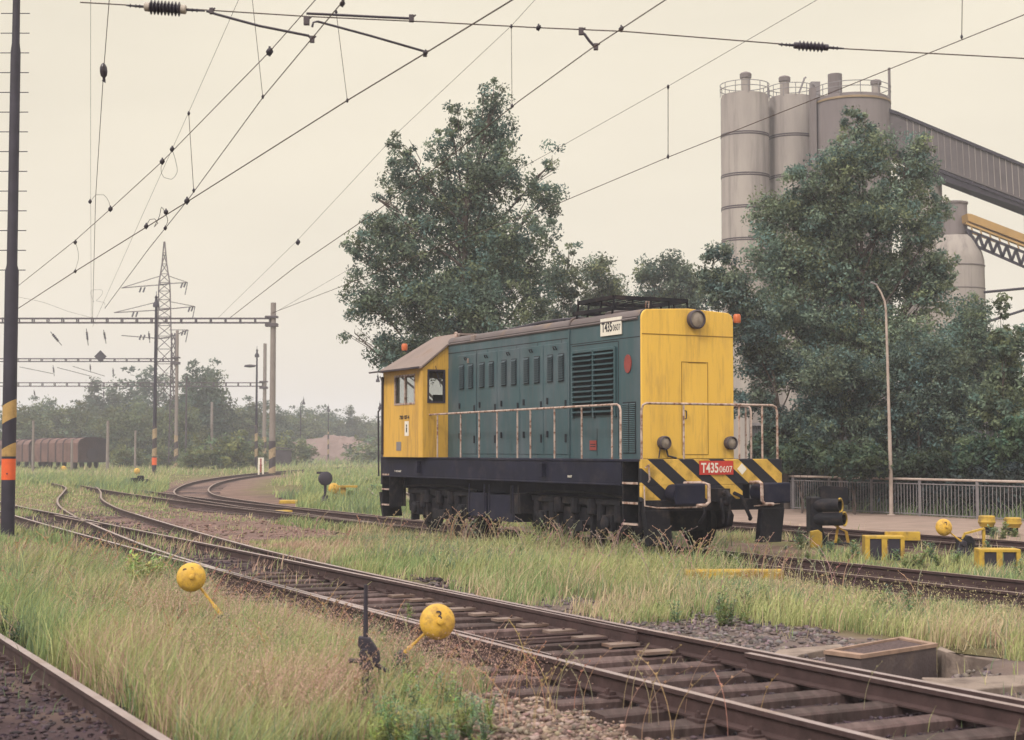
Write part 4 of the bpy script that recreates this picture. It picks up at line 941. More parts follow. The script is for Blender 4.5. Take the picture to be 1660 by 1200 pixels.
# yellow and black guard boxes
def guard(label, px, py, w, h, d=.35, rot=-.05, shelf=False):
    b0 = G(px, py); t = thing('guard_frame', label, 'guard frame', (b0.x, b0.y, GZ), rot, 'yellow and black guard frames over the switch rods')
    m = MB(); m.box(-w/2, w/2, -d/2, d/2, h-.05, h); top = m.build('top_plate', 'gear_yellow', t, bevel=.008)
    m = MB()
    for x0, x1, mi in ((-w/2, -w/2+.12*w, 0), (-w/2+.12*w, -w/2+.42*w, 1), (-w/2+.42*w, -w/2+.56*w, 0), (-w/2+.60*w, w/2-.12*w, 1), (w/2-.10*w, w/2, 0)):
        m.box(x0, x1, -d/2+(0 if mi == 0 else .02), -d/2+.05, -.02, h-.05, mi)
    for x0 in (-w/2, w/2-.06): m.box(x0, x0+.06, -d/2+.05, d/2, -.02, h-.05, 0)
    m.build('striped_side', ['gear_yellow', 'mast_black'], t)
    if shelf:
        m = MB(); m.box(w*.1, w/2+.35, d/2-.02, d/2+.1, h-.1, h+.06); m.build('bracket', 'gear_yellow', t, bevel=.01)
    return t
guard('yellow and black guard frame nearest the dwarf signal', 1432, 906, .70, .42, .4, -.08, True)
guard('yellow and black guard frame at the right edge, lowest in view', 1617, 925, .66, .36, .4, -.08)
q = G(1560, 900); t = thing('weight_bracket', 'bent yellow bracket bar beside the weight in front of the fence', 'bracket', (q.x, q.y, GZ)); k = q.y/FPX
m = MB(); m.beam((-.02,0,.24), (.05,0,.40), .06, .03); m.beam((.05,0,.40), (36*k,0,.50), .09, .035); m.beam((35*k,0,.50), (35*k,0,.12), .05, .05); m.build('bar', 'gear_yellow', t)
m = MB(); m.box(-.1,.22,-.1,.1,0,.3); m.lathe([(.09,-.12),(.09,.12)], (.1,0,.28), (0,1,0), 12); m.build('bearing', 'bogie_black', t, bevel=.02)
def cap(label, px, py, topy, w):
    b0 = G(px, py); z = D(px, topy, b0.y).z-GZ; r = w*b0.y/FPX/2
    t = thing('motor_housing', label, 'switch motor', (b0.x, b0.y, GZ), 0, 'yellow capped housings by the fence')
    m = MB(); m.lathe([(r*.6,-.02),(r*.6,z*.5),(r*.75,z*.55)], n=20); m.build('base', 'bogie_black', t, smooth=True)
    m = MB(); m.lathe([(r*.8,z*.5),(r*.9,z*.62),(r,z*.66),(r*1.04,z*.72),(r*.98,z*.75),(r*.97,z*.95),(r*.86,z)], n=24); m.build('cap', 'gear_yellow', t, smooth=True)
cap('round yellow capped housing left of the pair by the fence', 1600, 872, 836, 27)
cap('round yellow capped housing at the right picture edge by the fence', 1642, 872, 839, 28)
b0 = G(1323, 888); t = thing('marker_post', 'short yellow post left of the black dwarf signal', 'post', (b0.x, b0.y, GZ))
m = MB(); m.prism([(-.12,0),(.12,0),(.12,.30),(.04,.36),(-.12,.33)], 'y', -.05, .05); m.build('post_body', 'gear_yellow', t, bevel=.01)
# flat yellow boards lying by the rails
for (px, py, w, l_) in ((496, 817, 1.9, .9), ):
    q = G(px, py); m = MB(); m.box(-w/2, w/2, -.35, .35, .0, .14); tag(m.build('rod_cover', 'gear_yellow', loc=(q.x, q.y, GZ), bevel=.03), 'flat yellow cover plate lying beside the curving track', 'cover plate')
q = G(480, 832); m = MB(); m.box(-.6, .5, -.3, .3, 0, .1); tag(m.build('rod_cover', 'gear_yellow', loc=(q.x, q.y, GZ), rotz=.5, bevel=.03), 'small yellow cover between the rails of the locomotive track', 'cover plate')
q = G(1190, 940); m = MB(); m.box(-.75, .75, -.12, .12, 0, .16); tag(m.build('rod_cover', 'gear_yellow', loc=(q.x, q.y, GZ), bevel=.03), 'long low yellow cover half hidden in grass in front of the locomotive', 'cover plate')
q = G(548, 812); t = thing('guard_frame', 'little yellow stand beside the round black disc signal', 'guard frame', (q.x, q.y, GZ), 0, 'yellow and black guard frames over the switch rods')
m = MB(); m.box(-.2, .75, -.2, .2, .52, .60); m.box(.1, .3, -.1, .1, 0, .52); m.build('stand', 'gear_yellow', t)
# round black disc signal
q = G(527, 822); t = thing('disc_signal', 'round black disc signal on a short post left of the locomotive', 'signal', (q.x, q.y, GZ)); Yq = q.y
m = MB(); m.tube([(0,0,0),(0,0,.9)], .05, 8); m.lathe([(.22,0),(.22,.08),(.1,.34),(.1,.4)], n=12); m.build('post', 'steel_dark', t)
m = MB(); zc = D(525, 776, Yq).z-GZ; m.lathe([(.01,-.12),(.20,-.12),(.24,-.06),(.24,.10),(.18,.14),(.01,.14)], (0,0,zc), (.35,-1,.1), 24); m.box(-.3,.1,-.02,.02,zc+.16,zc+.24); m.build('disc', 'steel_dark', t, smooth=True)
# dwarf signal with two hooded lamps
q = G(1350, 884); t = thing('dwarf_signal', 'black two-lamp dwarf signal with yellow rimmed hoods on a yellow stand', 'signal', (q.x, q.y, GZ), .10); Yq = q.y
def zz(py): return D(1350, py, Yq).z-GZ
m = MB(); m.box(-.46, -.20, .02, .36, zz(864), zz(806)); m.prism([(-.40,zz(858)),(-.2,zz(858)),(-.06,zz(880)),(-.30,zz(880))], 'y', .05, .2); body = m.build('lamp_box', 'bogie_black', t, bevel=.03)
for i, zc in enumerate((zz(820), zz(842))):
    ax = Vector((.78, -.62, .03)).normalized(); o0 = Vector((-.34+.02*i, .14-.02*i, zc)); L = .62 if i else .56; R_ = .138
    m = MB(); m.lathe([(R_*.9,.02),(R_*1.02,.0),(R_,.05),(R_,L),(R_-.012,L),(R_-.012,.08),(.01,.08)], o0, ax, 28); h = m.build('hood', 'bogie_black', t, smooth=True)
    u = ax.cross(Vector((0,0,1))).normalized(); w3 = u.cross(ax)
    m = MB(); ring_ = [o0+ax*(L+.004)+u*math.cos(a)*R_+w3*math.sin(a)*R_ for a in [math.radians(60+230*k/24) for k in range(25)]]
    m.tube(ring_, .020, 6); m.tube([ring_[8], ring_[8]-ax*(L-.12)], .018, 6); m.build('rim', 'gear_yellow', h)
    m = MB(); m.lathe([(R_*.85,0),(R_*.8,.02)], o0+ax*.10, ax, 20); m.build('lens', 'lamp_glass', h)
m = MB(); z0, z1 = zz(818), zz(790)
m.prism([(-.20,z0+.03),(.40,z0-.02),(.40,z1-.02),(.34,z1),(-.12,z1+.03),(-.20,z1)], 'y', .20, .23); m.box(-.16, .0, .05, .2, z0-.15, z0+.12); m.build('back_plate', 'bogie_black', t, bevel=.005)
m = MB(); m.beam((-.0, .0, zz(850)), (.28, -.02, .28), .05, .03); m.beam((.28, -.02, .28), (.34, .0, 0), .06, .03); m.beam((.12, .0, .45), (.05, 0, 0), .05, .03); m.box(-.0, .12, -.03, .03, zz(852), zz(848)+.05); m.build('stand', 'weight_yellow', t)
m = MB(); m.box(-.28, -.1, .02, .16, 0, zz(870)); m.box(-.3, .35, -.1, .2, -.02, .05); m.build('foot', 'bogie_black', t)
# concrete pit with the raised iron-framed cover
t = thing('drain_box', 'raised box with a rusty grating top standing in a concrete lined pit', 'drain box', (0,0,0))
A_, B_, C_, D_ = (G(*p, -.03) for p in ((1396,1062.5), (1338,1055), (1461,1033), (1518,1044)))
lo = -.44
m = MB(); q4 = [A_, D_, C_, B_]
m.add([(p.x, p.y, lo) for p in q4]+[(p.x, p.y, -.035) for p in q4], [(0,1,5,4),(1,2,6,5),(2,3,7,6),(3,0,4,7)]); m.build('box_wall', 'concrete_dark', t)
cen = (A_+B_+C_+D_)/4
def sc4(f, z): return [Vector((cen.x+(p.x-cen.x)*f, cen.y+(p.y-cen.y)*f, z)) for p in q4]
def ring(m, o4, i4, z0, z1, mi=0):
    o = len(m.v); vs = [(p.x,p.y,z1) for p in o4]+[(p.x,p.y,z1) for p in i4]+[(p.x,p.y,z0) for p in o4]+[(p.x,p.y,z0) for p in i4]
    fs = []
    for k in range(4):
        j = (k+1) % 4; fs += [(k,j,4+j,4+k), (k,8+k,8+j,j), (4+k,4+j,12+j,12+k), (8+k,12+k,12+j,8+j)]
    m.add(vs, fs, mi)
i4 = [Vector((p.x+(cen.x-p.x)*.10+(cen-p).normalized().x*.02, p.y+(cen.y-p.y)*.10+(cen-p).normalized().y*.02, 0)) for p in q4]
m = MB(); ring(m, sc4(1.03, 0), i4, -.06, -.025); m.build('iron_frame', mat('frame_ochre', (.28, .19, .15), .8, .3, 8), t)
m = MB(); m.add([(p.x,p.y,-.045) for p in i4], [(0,1,2,3)]); m.build('grating', mat('grating', (.09, .062, .065), .9, .5, 25, bump=1, bscale=60), t)
t2_ = thing('concrete_pit', 'pale concrete rim of the pit around the raised box', 'pit', (0,0,0))
def slab(pxs, z0, z1):
    m = MB(); p = [G(px, py, z1) for px, py in pxs]; n = len(p)
    m.add([(q.x,q.y,z0) for q in p]+[(q.x,q.y,z1) for q in p], [tuple(range(n,2*n)), tuple(range(n))[::-1]]+[(i,(i+1)%n,n+(i+1)%n,n+i) for i in range(n)])
    return m
for pxs, nm in (([(1240,1068),(1262,1053),(1362,1044),(1366,1048),(1300,1060),(1262,1078)], 'pit_rim'), ([(1519,1052),(1534,1057),(1720,1092),(1720,1078),(1560,1062),(1524,1047)], 'pit_rim'), ([(1500,1105),(1494,1098),(1545,1099),(1720,1090),(1720,1105),(1560,1120)], 'pit_rim')):
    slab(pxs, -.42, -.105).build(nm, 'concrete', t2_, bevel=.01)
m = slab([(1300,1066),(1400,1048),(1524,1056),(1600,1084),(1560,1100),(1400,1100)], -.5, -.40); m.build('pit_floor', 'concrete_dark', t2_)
# ------------------------------------------------------------------ fence and street lamp
t = thing('fence', 'long grey metal bar fence with round top rail along the path', 'fence', (0,0,0))
NF = 31.1; zt = .96; posts_s = [25.3-2.02*k for k in range(-5, 9)]
sA, sB = 36, 7
# post columns seen in the photo
def s_at(px, n): 
    u = (px-830)/FPX; Y = n/(EY+EX*u); return Y*(DY+DX*u)
ps = [s_at(px, NF) for px in (1232, 1284, 1343, 1411, 1489, 1582)]
ps = [ps[0]+2.3*k for k in (3, 2, 1)]+ps+[ps[-1]-2.3*k for k in (1, 2, 3, 4)]
m = MB(); m.tube([P(ps[0], NF, zt), P(ps[-1], NF, zt)], .035, 8); m.build('top_rail', 'lamp_paint', t)
m = MB(); m.beam(P(ps[0], NF, zt-.13), P(ps[-1], NF, zt-.13), .04, .03); m.beam(P(ps[0], NF, GZ+.13), P(ps[-1], NF, GZ+.13), .04, .03); m.build('cross_rail', 'galv', t)
for s_ in ps: m = MB(); m.beam(P(s_, NF, GZ), P(s_, NF, zt), .07, .07); m.build('post', 'galv', t)
for i in range(len(ps)-1):
    m = MB(); k = 16
    for j in range(1, k):
        s_ = ps[i]+(ps[i+1]-ps[i])*j/k; m.beam(P(s_, NF, GZ+.13), P(s_, NF, zt-.13), .018, .018)
    m.build('bar_panel', 'galv', t)
q = G(1445, 839); t = thing('street_lamp', 'tall bare grey lamp post with a bent top in front of the fence', 'lamp post', (q.x, q.y, GZ))
pts = [D(px, py, q.y)-Vector((q.x, q.y, GZ)) for px, py in ((1444.5,790),(1442,700),(1438,560),(1436,500),(1434,488),(1428,474),(1420,461))]
m = MB(); m.tube([Vector((0,0,0))]+pts[:2], [.062,.058,.055], 12); m.tube(pts[1:], [.045,.038,.033,.031,.028,.026], 10); m.lathe([(.12,0),(.12,.08),(.08,.1)], n=12); m.build('pole', 'lamp_paint', t, smooth=True)
m = MB(); m.beam(pts[-1]+Vector((.04,0,-.02)), pts[-1]+Vector((-.16,0,.06)), .08, .05); m.build('lamp_head', 'galv', t, bevel=.01)
# ------------------------------------------------------------------ left black mast and yard masts
q = G(12, 872); Y = q.y
t = thing('lattice_mast', 'big black steel mast at the left edge with ladder rungs and an orange band', 'mast', (q.x, q.y, GZ))
zf = lambda py, Y=Y: D(12, py, Y).z-GZ
m = MB(); k = Y/FPX
m.lathe([(11*k,-.1),(11*k,zf(440)),(8.5*k,zf(430)),(8*k,zf(85)),(6.3*k,zf(70)),(5.6*k,zf(-60)),(5*k,zf(-200))], n=18); m.build('pole', 'mast_hz' if False else 'mast_black', t, smooth=True)
m = MB(); m.lathe([(11.2*k,zf(778)),(11.2*k,zf(744))], n=18); m.build('orange_band', 'orange_band', t)
m = MB(); m.lathe([(11.15*k,zf(740)),(11.15*k,zf(628))], n=18); m.build('striped_band', 'mast_hz', t)
m = MB(); m.lathe([(.012,0),(.02,.01)], (.02,-11.2*k,zf(768)), (0,-1,0), 8)
m.build('bolt', 'steel_dark', t)
for py in range(22, 440, 32): m = MB(); m.tube([(-.35,0,zf(py)), (.31,0,zf(py))], .011, 5); m.build('ladder_rung', 'steel_dark', t)
def mast(label, px, py0, py1, Y, r0, r1, name='mast', m_='mast_concrete', group=None, cat_='mast', stripes_=None, band=None, n=12):
    b0 = D(px, py1, Y); z1 = D(px, py0, Y).z; t = thing(name, label, cat_, (b0.x, Y, GZ), 0, group); H_ = z1-GZ
    m = MB(); m.lathe([(r0,-.3),(r1,H_)], n=n); m.build('pole', m_, t, smooth=True)
    if stripes_: 
        za, zb = D(px, stripes_[1], Y).z-GZ, D(px, stripes_[0], Y).z-GZ; m = MB(); rr = r0+(r1-r0)*.1
        m.lathe([(rr*1.08,max(za,0)),(rr*1.06,zb)], n=n); m.build('striped_band', 'mast_hz2', t)
    if band:
        za, zb = D(px, band[1], Y).z-GZ, D(px, band[0], Y).z-GZ; m = MB(); m.lathe([(r0*1.12,za),(r0*1.12,zb)], n=n); m.build('orange_band', 'orange_band', t)
    return t, H_
M['mast_hz2'] = stripes('mast_hz2', (.36, .27, .17), (.05, .04, .05), (-.5, 0, 1), 1.5, .1)
def rail_part(t, a, b_, name, m_, w): m = MB(); m.beam(a, b_, w); return m.build(name, m_, t)
def portal(label, px, topy, basey, Y, by0, by1, px0, nz, name='catenary_portal', second=True, r=.26):
    t, H_ = mast(label, px, topy, basey, Y, r, r*.82, name, cat_='portal', group='catenary portals across the yard', stripes_=(basey-52, basey))
    base = Vector(t.location); za, zb = D(px, by1, Y).z-GZ, D(px, by0, Y).z-GZ; x0 = D(px0, by0, Y).x-base.x
    m = MB()
    for yy in (-.25, .25):
        for z in (za+.05, zb-.05): m.beam((x0, yy, z), (-r, yy, z), .07, .09)
    n = max(4, int(abs(x0)/nz)); 
    for i in range(n+1):
        x = x0+(-r-x0)*i/n
        for yy in (-.25, .25): m.beam((x, yy, za), (x, yy, zb), .09)
    bm_ = m.build('beam', 'steel_grey', t)
    m = MB(); m.box(-r-.35, r+.1, -.35, .35, za-.25, za); m.build('beam_bracket', 'steel_grey', t); m = MB(); m.box(-r-.35, r+.1, -.35, .35, zb, zb+.15); m.build('beam_bracket', 'steel_grey', t)
    if second:
        m = MB(); m.lathe([(r,-.3),(r*.8,H_)], (x0-r,0,0), n=12); m.build('pole', 'mast_concrete', t, smooth=True)
    return t
p1 = portal('nearest catenary portal, its long beam ending at the tall concrete mast', 441, 491, 767, 122, 515.5, 524.5, -90, 1.17)
p2 = portal('catenary portal seen between the other two, its beam carrying a diamond sign', 285, 536, 758, 165, 581, 587, -70, 1.3, r=.2)
p3 = portal('farthest catenary portal, its beam ending behind the tall concrete mast', 428, 557, 760, 180, 620, 627, -70, 1.4, r=.24)
def beam_item(name, label, cat_, build, group=None): t = thing(name, label, cat_, (0,0,0), 0, group); build(t); return t
def diamond(t):
    m = MB(); c = D(163, 578, 164.4); s_ = 10*164/FPX; m.prism([(c.x-s_,c.z),(c.x,c.z-s_),(c.x+s_,c.z),(c.x,c.z+s_)], 'y', 164.3, 164.4); m.build('board', 'steel_dark', t)
beam_item('diamond_sign', 'dark diamond shaped sign hanging on the middle portal beam', 'sign', diamond)
# hanging insulators and arms under the portals
def hang(label, a, b_, Y, r=.10, arm=None):
    t = thing('insulator', label, 'insulator', (0,0,0), 0, 'insulators hanging under the portal beams')
    p, q = D(*a, Y), D(*b_, Y); d = q-p; L = d.length
    m = MB(); m.tube([p, q], .03, 6)
    prof = []; 
    for i in range(9): prof += [(r*(.5 if i % 2 else 1)*(1-.0*abs(i-4)), L*(.2+.06*i))]
    m.lathe(prof, p, d, 10); m.build('ceramic_body', 'insul', t)
    if arm: m = MB(); m.tube([D(*arm[0], Y), D(*arm[1], Y)], .035, 6); m.build('arm', 'steel_grey', t)
hang('slanted insulator left of the pair below the nearest portal beam', (82,538), (100,560), 122, .12)
hang('left hanging insulator of the upright pair below the nearest beam', (140,533), (143,560), 122, .10)
hang('right hanging insulator of the upright pair below the nearest beam', (168,535), (172,557), 122, .10)
hang('insulator hanging just left of the transmission pylon', (241,537), (243,556), 122, .09)
hang('small insulator with a long bracket arm under the middle portal, leftmost', (86,592), (88,610), 165, .10, ((32,595), (86,606)))
hang('small insulator with a bracket arm under the middle portal, centre', (146,590), (147,604), 165, .10, ((93,596), (147,610)))
hang('small insulator with a short bracket arm under the middle portal, right', (183,596), (184,612), 165, .10, ((118,594), (170,610)))
hang('tiny insulator under the farthest portal beam on the left', (55,632), (57,645), 180, .10)
hang('tiny insulator under the farthest portal beam beside the diamond sign', (168,632), (168,648), 180, .10)
# tall lamp masts
def lamp_mast(label, px, topy, basey, Y, r, head=1.0, st=None, band=None, hook=0, m_='mast_black'):
    t, H_ = mast(label, px, topy+10*head, basey, Y, r, r*.55, 'lamp_mast', m_, 'slender lamp masts of the yard', 'lamp mast', st, band, 10)
    k = Y/FPX*head
    m = MB(); ox = hook*k
    if hook: m.tube([(0,0,H_-.2),(ox*.5,0,H_+.3),(ox,0,H_)], .06, 6)
    m.lathe([(5.5*k,-6*k),(5*k,0),(2.5*k,3*k),(2*k,9*k),(3*k,10*k),(.7*k,13*k),(.4*k,20*k)], (ox,0,H_), n=12); m.build('lamp_head', 'steel_dark', t, smooth=True)
    return t
lamp_mast('tall black lamp mast with an orange band in front of the transmission pylon', 250, 482, 760, 118, .17, 1.0, (690, 740), (742, 754))
lamp_mast('black lamp mast just left of the two concrete masts', 415, 568, 760, 150, .15, .7, (690, 750))
lamp_mast('distant lamp mast with its lamp hooked to the right, left of the gravel mound', 487, 648, 745, 230, .12, .5, hook=9)
lamp_mast('distant lamp mast standing in front of the gravel mound', 532, 660, 745, 230, .12, .5, (700, 745))
lamp_mast('thin lamp mast close left of the cab, lamp hooked left', 622, 655, 770, 110, .08, .55, hook=-12)
lamp_mast('thin lamp mast left of the cab with the higher lamp', 619, 610, 765, 130, .08, .6, hook=-12)
m = MB(); t = thing('signal_arm', 'dark cross arm on the lamp mast left of the concrete masts', 'bracket', (0,0,0)); m.tube([D(396,594,149.7), D(415,593,149.7)], .06, 6); m.lathe([(.1,-.5),(.16,0),(.1,.5)], D(405,593.5,149.7), (1,0,0), 8); m.build('arm', 'steel_dark', t)
for (label, px, y0, y1, Y, r) in (('pale concrete post at the right end of the rusty wagons', 174, 682, 762, 140, .16), ('pale concrete post in front of the rusty wagons', 116, 712, 762, 140, .13),
        ('pale concrete post near the left mast in front of the wagons', 53, 682, 762, 140, .13), ('thin white post in the bushes left of the black lamp mast', 219, 698, 748, 150, .12),
        ('pale concrete post standing among the trees right of the pylon', 343, 652, 712, 190, .2), ('thin dark post between pylon and concrete mast', 301, 610, 748, 170, .12)):
    t, H_ = mast(label, px, y0, y1, Y, r, r*.8, 'post', 'mast_concrete' if 'dark' not in label else 'steel_grey', 'plain posts of the yard', 'post')
q = D(423, 757, 118); t = thing('marker_board', 'short white and red marker board beside the concrete mast', 'marker board', (q.x, 118, GZ)); z1 = D(423,742,118).z-GZ
m = MB(); m.box(-.22,-.1,-.05,.05,0,z1); m.box(.1,.22,-.05,.05,0,z1); m.box(-.22,.22,-.055,.0,z1*.62,z1); m.build('board', 'white_paint', t)
m = MB(); m.box(-.06,.06,-.06,-.056,z1*.2,z1*.95); m.build('red_mark', 'red_dull', t)
# low black switch gear far left
q = G(222, 790); t = thing('switch_gear', 'low black switch gear in the grass left of the curving track', 'switch gear', (q.x, q.y, GZ)); m = MB()
for (x, w, h) in ((-.95,.5,.22), (-.3,.3,.5), (.05,.28,.62), (.35,.3,.42), (.7,.35,.3)): m.box(x, x+w, -.2, .2, 0, h)
m.build('housing', 'bogie_black', t, bevel=.04)
q = G(103, 766.5); t = thing('switch_weight', 'tiny faded yellow weight far off at the left near the wagons', 'switch weight', (q.x, q.y, GZ)); m = MB(); m.lathe([(.01,-.2),(.22,-.15),(.26,0),(.22,.15),(.01,.2)], (0,0,.35), (0,1,0), 16); m.box(-.05,.05,-.05,.05,0,.4); m.build('weight', 'weight_yellow', t)
# ------------------------------------------------------------------ transmission pylon
YP = 235
t = thing('transmission_pylon', 'tall lattice power pylon with three slanting cross arms', 'pylon', (0,0,0))
def hw(py): return np.interp(py, [392, 430, 460, 545, 600, 755], [.6, 4.0, 9, 11, 13, 22])
cx = 266.5
m = MB(); lv = [392, 410, 428, 444, 458, 472, 486, 500, 514, 528, 545, 566, 590, 618, 650, 690, 752]
def pt(px, py, dy): return D(px, py, YP+dy)
for a, b_ in zip(lv[:-1], lv[1:]):
    ha, hb = hw(a), hw(b_); ka, kb = ha*YP/FPX, hb*YP/FPX
    for sx in (-1, 1):
        for sy in (-1, 1): m.beam(pt(cx+sx*ha, a, sy*ka*.9), pt(cx+sx*hb, b_, sy*kb*.9), .17)
    for sy in (-1, 1):
        m.beam(pt(cx-ha, a, sy*ka*.9), pt(cx+hb, b_, sy*kb*.9), .10); m.beam(pt(cx+ha, a, sy*ka*.9), pt(cx-hb, b_, sy*kb*.9), .10); m.beam(pt(cx-hb, b_, sy*kb*.9), pt(cx+hb, b_, sy*kb*.9), .10)
    for sx in (-1, 1):
        m.beam(pt(cx+sx*ha, a, -ka*.9), pt(cx+sx*hb, b_, kb*.9), .10); m.beam(pt(cx+sx*hb, b_, -kb*.9), pt(cx+sx*hb, b_, kb*.9), .1)
m.build('tower_body', 'pylon_steel', t)
for (yt, xl, yl, xr, yr) in ((448, 197, 467, 304, 458), (489, 185, 507, 316, 497), (535, 197, 544, 305, 535)):
    m = MB(); h_ = 8
    for sy in (-1, 1):
        m.beam(pt(cx-h_, yt+14, sy*.8), pt(xl, yl, 0), .13); m.beam(pt(cx-h_, yt, sy*.5), pt(xl, yl, 0), .10) if yt != 535 else None
        m.beam(pt(cx+h_, yt+12, sy*.8), pt(xr, yr, 0), .13); m.beam(pt(cx+h_, yt, sy*.5), pt(xr, yr, 0), .10)
    m.beam(pt(cx-h_, yt+14, 0), pt(cx+h_, yt+12, 0), .2)
    for i in range(1, 6):
        f_ = i/6; m.beam(pt(cx-h_+(xl-cx+h_)*f_, yt+14+(yl-yt-14)*f_, .8*(1-f_)), pt(cx-h_+(xl-cx+h_)*f_, yt+14+(yl-yt-14)*f_, -.8*(1-f_)), .1)
    m.build('cross_arm', 'pylon_steel', t)
    for (x, y) in ((xl+32, yl-1), (xl+38, yl-1), (xr-8, yr+1), (xr-3, yr)): m = MB(); m.tube([pt(x, y, 0), pt(x-3, y+8, 0)], .13, 6); m.build('insulator_string', 'steel_dark', t)
    m = MB(); m.tube([pt(xr, yr, 0), pt(xr-4, yr+20, 0)], .07, 6); m.build('jumper', 'steel_dark', t)
# lattice mast of the middle portal
t = thing('lattice_tower', 'narrow lattice steel tower standing right beside the transmission pylon', 'lattice tower', (0,0,0))
m = MB(); Yl = 167; lv = list(range(540, 762, 14))
def wl_(py): return np.interp(py, [540, 760], [2.5, 8])
for a, b_ in zip(lv[:-1], lv[1:]):
    for sy in (-1, 1):
        for sx in (-1, 1): m.beam(D(281+sx*wl_(a), a, Yl+sy*.4), D(281+sx*wl_(b_), b_, Yl+sy*.4), .12)
        m.beam(D(281-wl_(a), a, Yl+sy*.4), D(281+wl_(b_), b_, Yl+sy*.4), .08); m.beam(D(281+wl_(a), a, Yl+sy*.4), D(281-wl_(b_), b_, Yl+sy*.4), .08)
m.build('tower_body', 'steel_grey', t)
# ------------------------------------------------------------------ rusty hopper wagons
def wagon(label, p0, p1, z0, z1, bays=6, col='wagon_rust', dark=False):
    p0, p1 = Vector(p0), Vector(p1); d = (p1-p0); L = d.length; rot = math.atan2(d.y, d.x); w = 1.5
    t = thing('hopper_wagon', label, 'goods wagon', (p0.x, p0.y, 0), rot, 'rusty goods wagons at the far left')
    H_ = z1; m = MB(); sec_ = [(-w,z0),(-w,H_-.55),(-w*.86,H_-.22),(-w*.5,H_-.04),(0,H_),(w*.5,H_-.04),(w*.86,H_-.22),(w,H_-.55),(w,z0)]
    m.prism(sec_, 'x', 0, L); m.build('body', col, t, smooth=False)
    for i in range(bays+1):
        x = L*i/bays; m = MB(); s2 = [(a*1.03, z+(.05 if z > z0 else 0)) for a, z in sec_]; m.prism(s2, 'x', max(0, x-.09), min(L, x+.09)); m.build('rib', 'wagon_dark', t)
    m = MB(); m.lathe([(.6,0),(.6,.04)], (-.02, .1, z0+.8), (-1,0,0), 16); m.box(-.06, 0, -w*.9, w*.9, z0, z0+.2); m.build('end_plate', 'wagon_dark', t)
    m = MB(); m.box(.2, L-.2, -1.2, 1.2, .7, z0)
    for x in (1.0, 2.6, L-2.6, L-1.0):
        for yy in (-.75, .75): m.lathe([(.46,-.06),(.46,.06)], (x, yy, .46), (0,1,0), 16)
    m.build('under_frame', 'wagon_dark', t)
def GG(px, Y): v = D(px, 750, Y); return (v.x, Y, 0)
e0 = GG(150, 150)
dv = Vector((-1.0, 1.25, 0)).normalized()
q0 = Vector(GG(151, 152))
wagon('rusty red brown hopper wagon nearest the camera in the row at the left', q0, q0+dv*11.5, .6, 3.05, 6)
q1 = q0+dv*12.7; wagon('second rusty hopper wagon, behind the nearest one', q1, q1+dv*11.5, .6, 2.95, 6)
q1 = q0+dv*25.4; wagon('dark low goods wagon in the row beside the left mast', q1, q1+dv*11.5, .6, 2.6, 5, 'wagon_dark')
q1 = q0+dv*38.1; wagon('last goods wagon of the row, mostly hidden by the left mast', q1, q1+dv*11.5, .6, 2.9, 5)
# shed and mound
q = D(459, 748, 190); t = thing('shed', 'small dark wooden shed right of the concrete masts', 'shed', (q.x, 190, GZ), .12); m = MB()
m.box(-1.0, 1.0, -1.2, 1.2, 0, 2.0); m.build('wall', 'wagon_dark', t); m = MB(); m.prism([(-1.25,2.35),(1.2,2.0),(1.2,2.12),(-1.25,2.47)], 'y', -1.4, 1.4); m.build('roof', 'steel_grey', t)
m = MB(); nx_, ny_ = 48, 30; vs = []; fs = []
c0 = D(552, 745, 262); MW, MD = 11.5, 12
for j in range(ny_):
    for i in range(nx_):
        u, v = i/(nx_-1)*2-1, j/(ny_-1)*2-1; x, y = c0.x+u*MW, c0.y+v*MD
        h = 4.6*max(0, 1-(abs(u+.1)**2.2+abs(v)**2))**.6*(1-.3*max(0, u)); h *= .55+.6*float(fbm(np.array(x*.35+9), np.array(y*.35), 3))+.12*float(fbm(np.array(x*1.7), np.array(y*1.7), 5)); vs.append((x, y, h-.3))
for j in range(ny_-1):
    for i in range(nx_-1): a = j*nx_+i; fs.append((a, a+1, a+nx_+1, a+nx_))
m.add(vs, fs); tag(m.build('gravel_mound', 'mound', smooth=False), 'pinkish heap of gravel in front of the far trees', kind='structure')
#PART5
# ------------------------------------------------------------------ trees
def leaf_cloud(centres, radii, cols, per, size, rg, droop=0.0):
    k = len(centres)*per; c = np.repeat(centres, per, 0); r = np.repeat(radii, per, 0)
    d = rg.normal(size=(k, 3)); d /= np.linalg.norm(d, axis=1, keepdims=True); rad = rg.random((k, 1))**.55
    p = c+d*rad*r
    n = rg.normal(size=(k, 3))*.8+d*.6+np.array([0, 0, .35]); n /= np.linalg.norm(n, axis=1, keepdims=True)
    a = np.cross(n, rg.normal(size=(k, 3))); a /= np.linalg.norm(a, axis=1, keepdims=True); b_ = np.cross(n, a)
    s = size*rg.uniform(.55, 1.25, (k, 1)); l_ = s*.8
    fold = n*s*.22
    V = np.stack([p-a*s, p+b_*l_*.62-fold, p+a*s, p-b_*l_*.62-fold], 1)
    col = np.repeat(cols, per, 0)*rg.uniform(.75, 1.25, (k, 1))
    F = np.arange(k*4).reshape(k, 4)
    return V.reshape(-1, 3), F, col
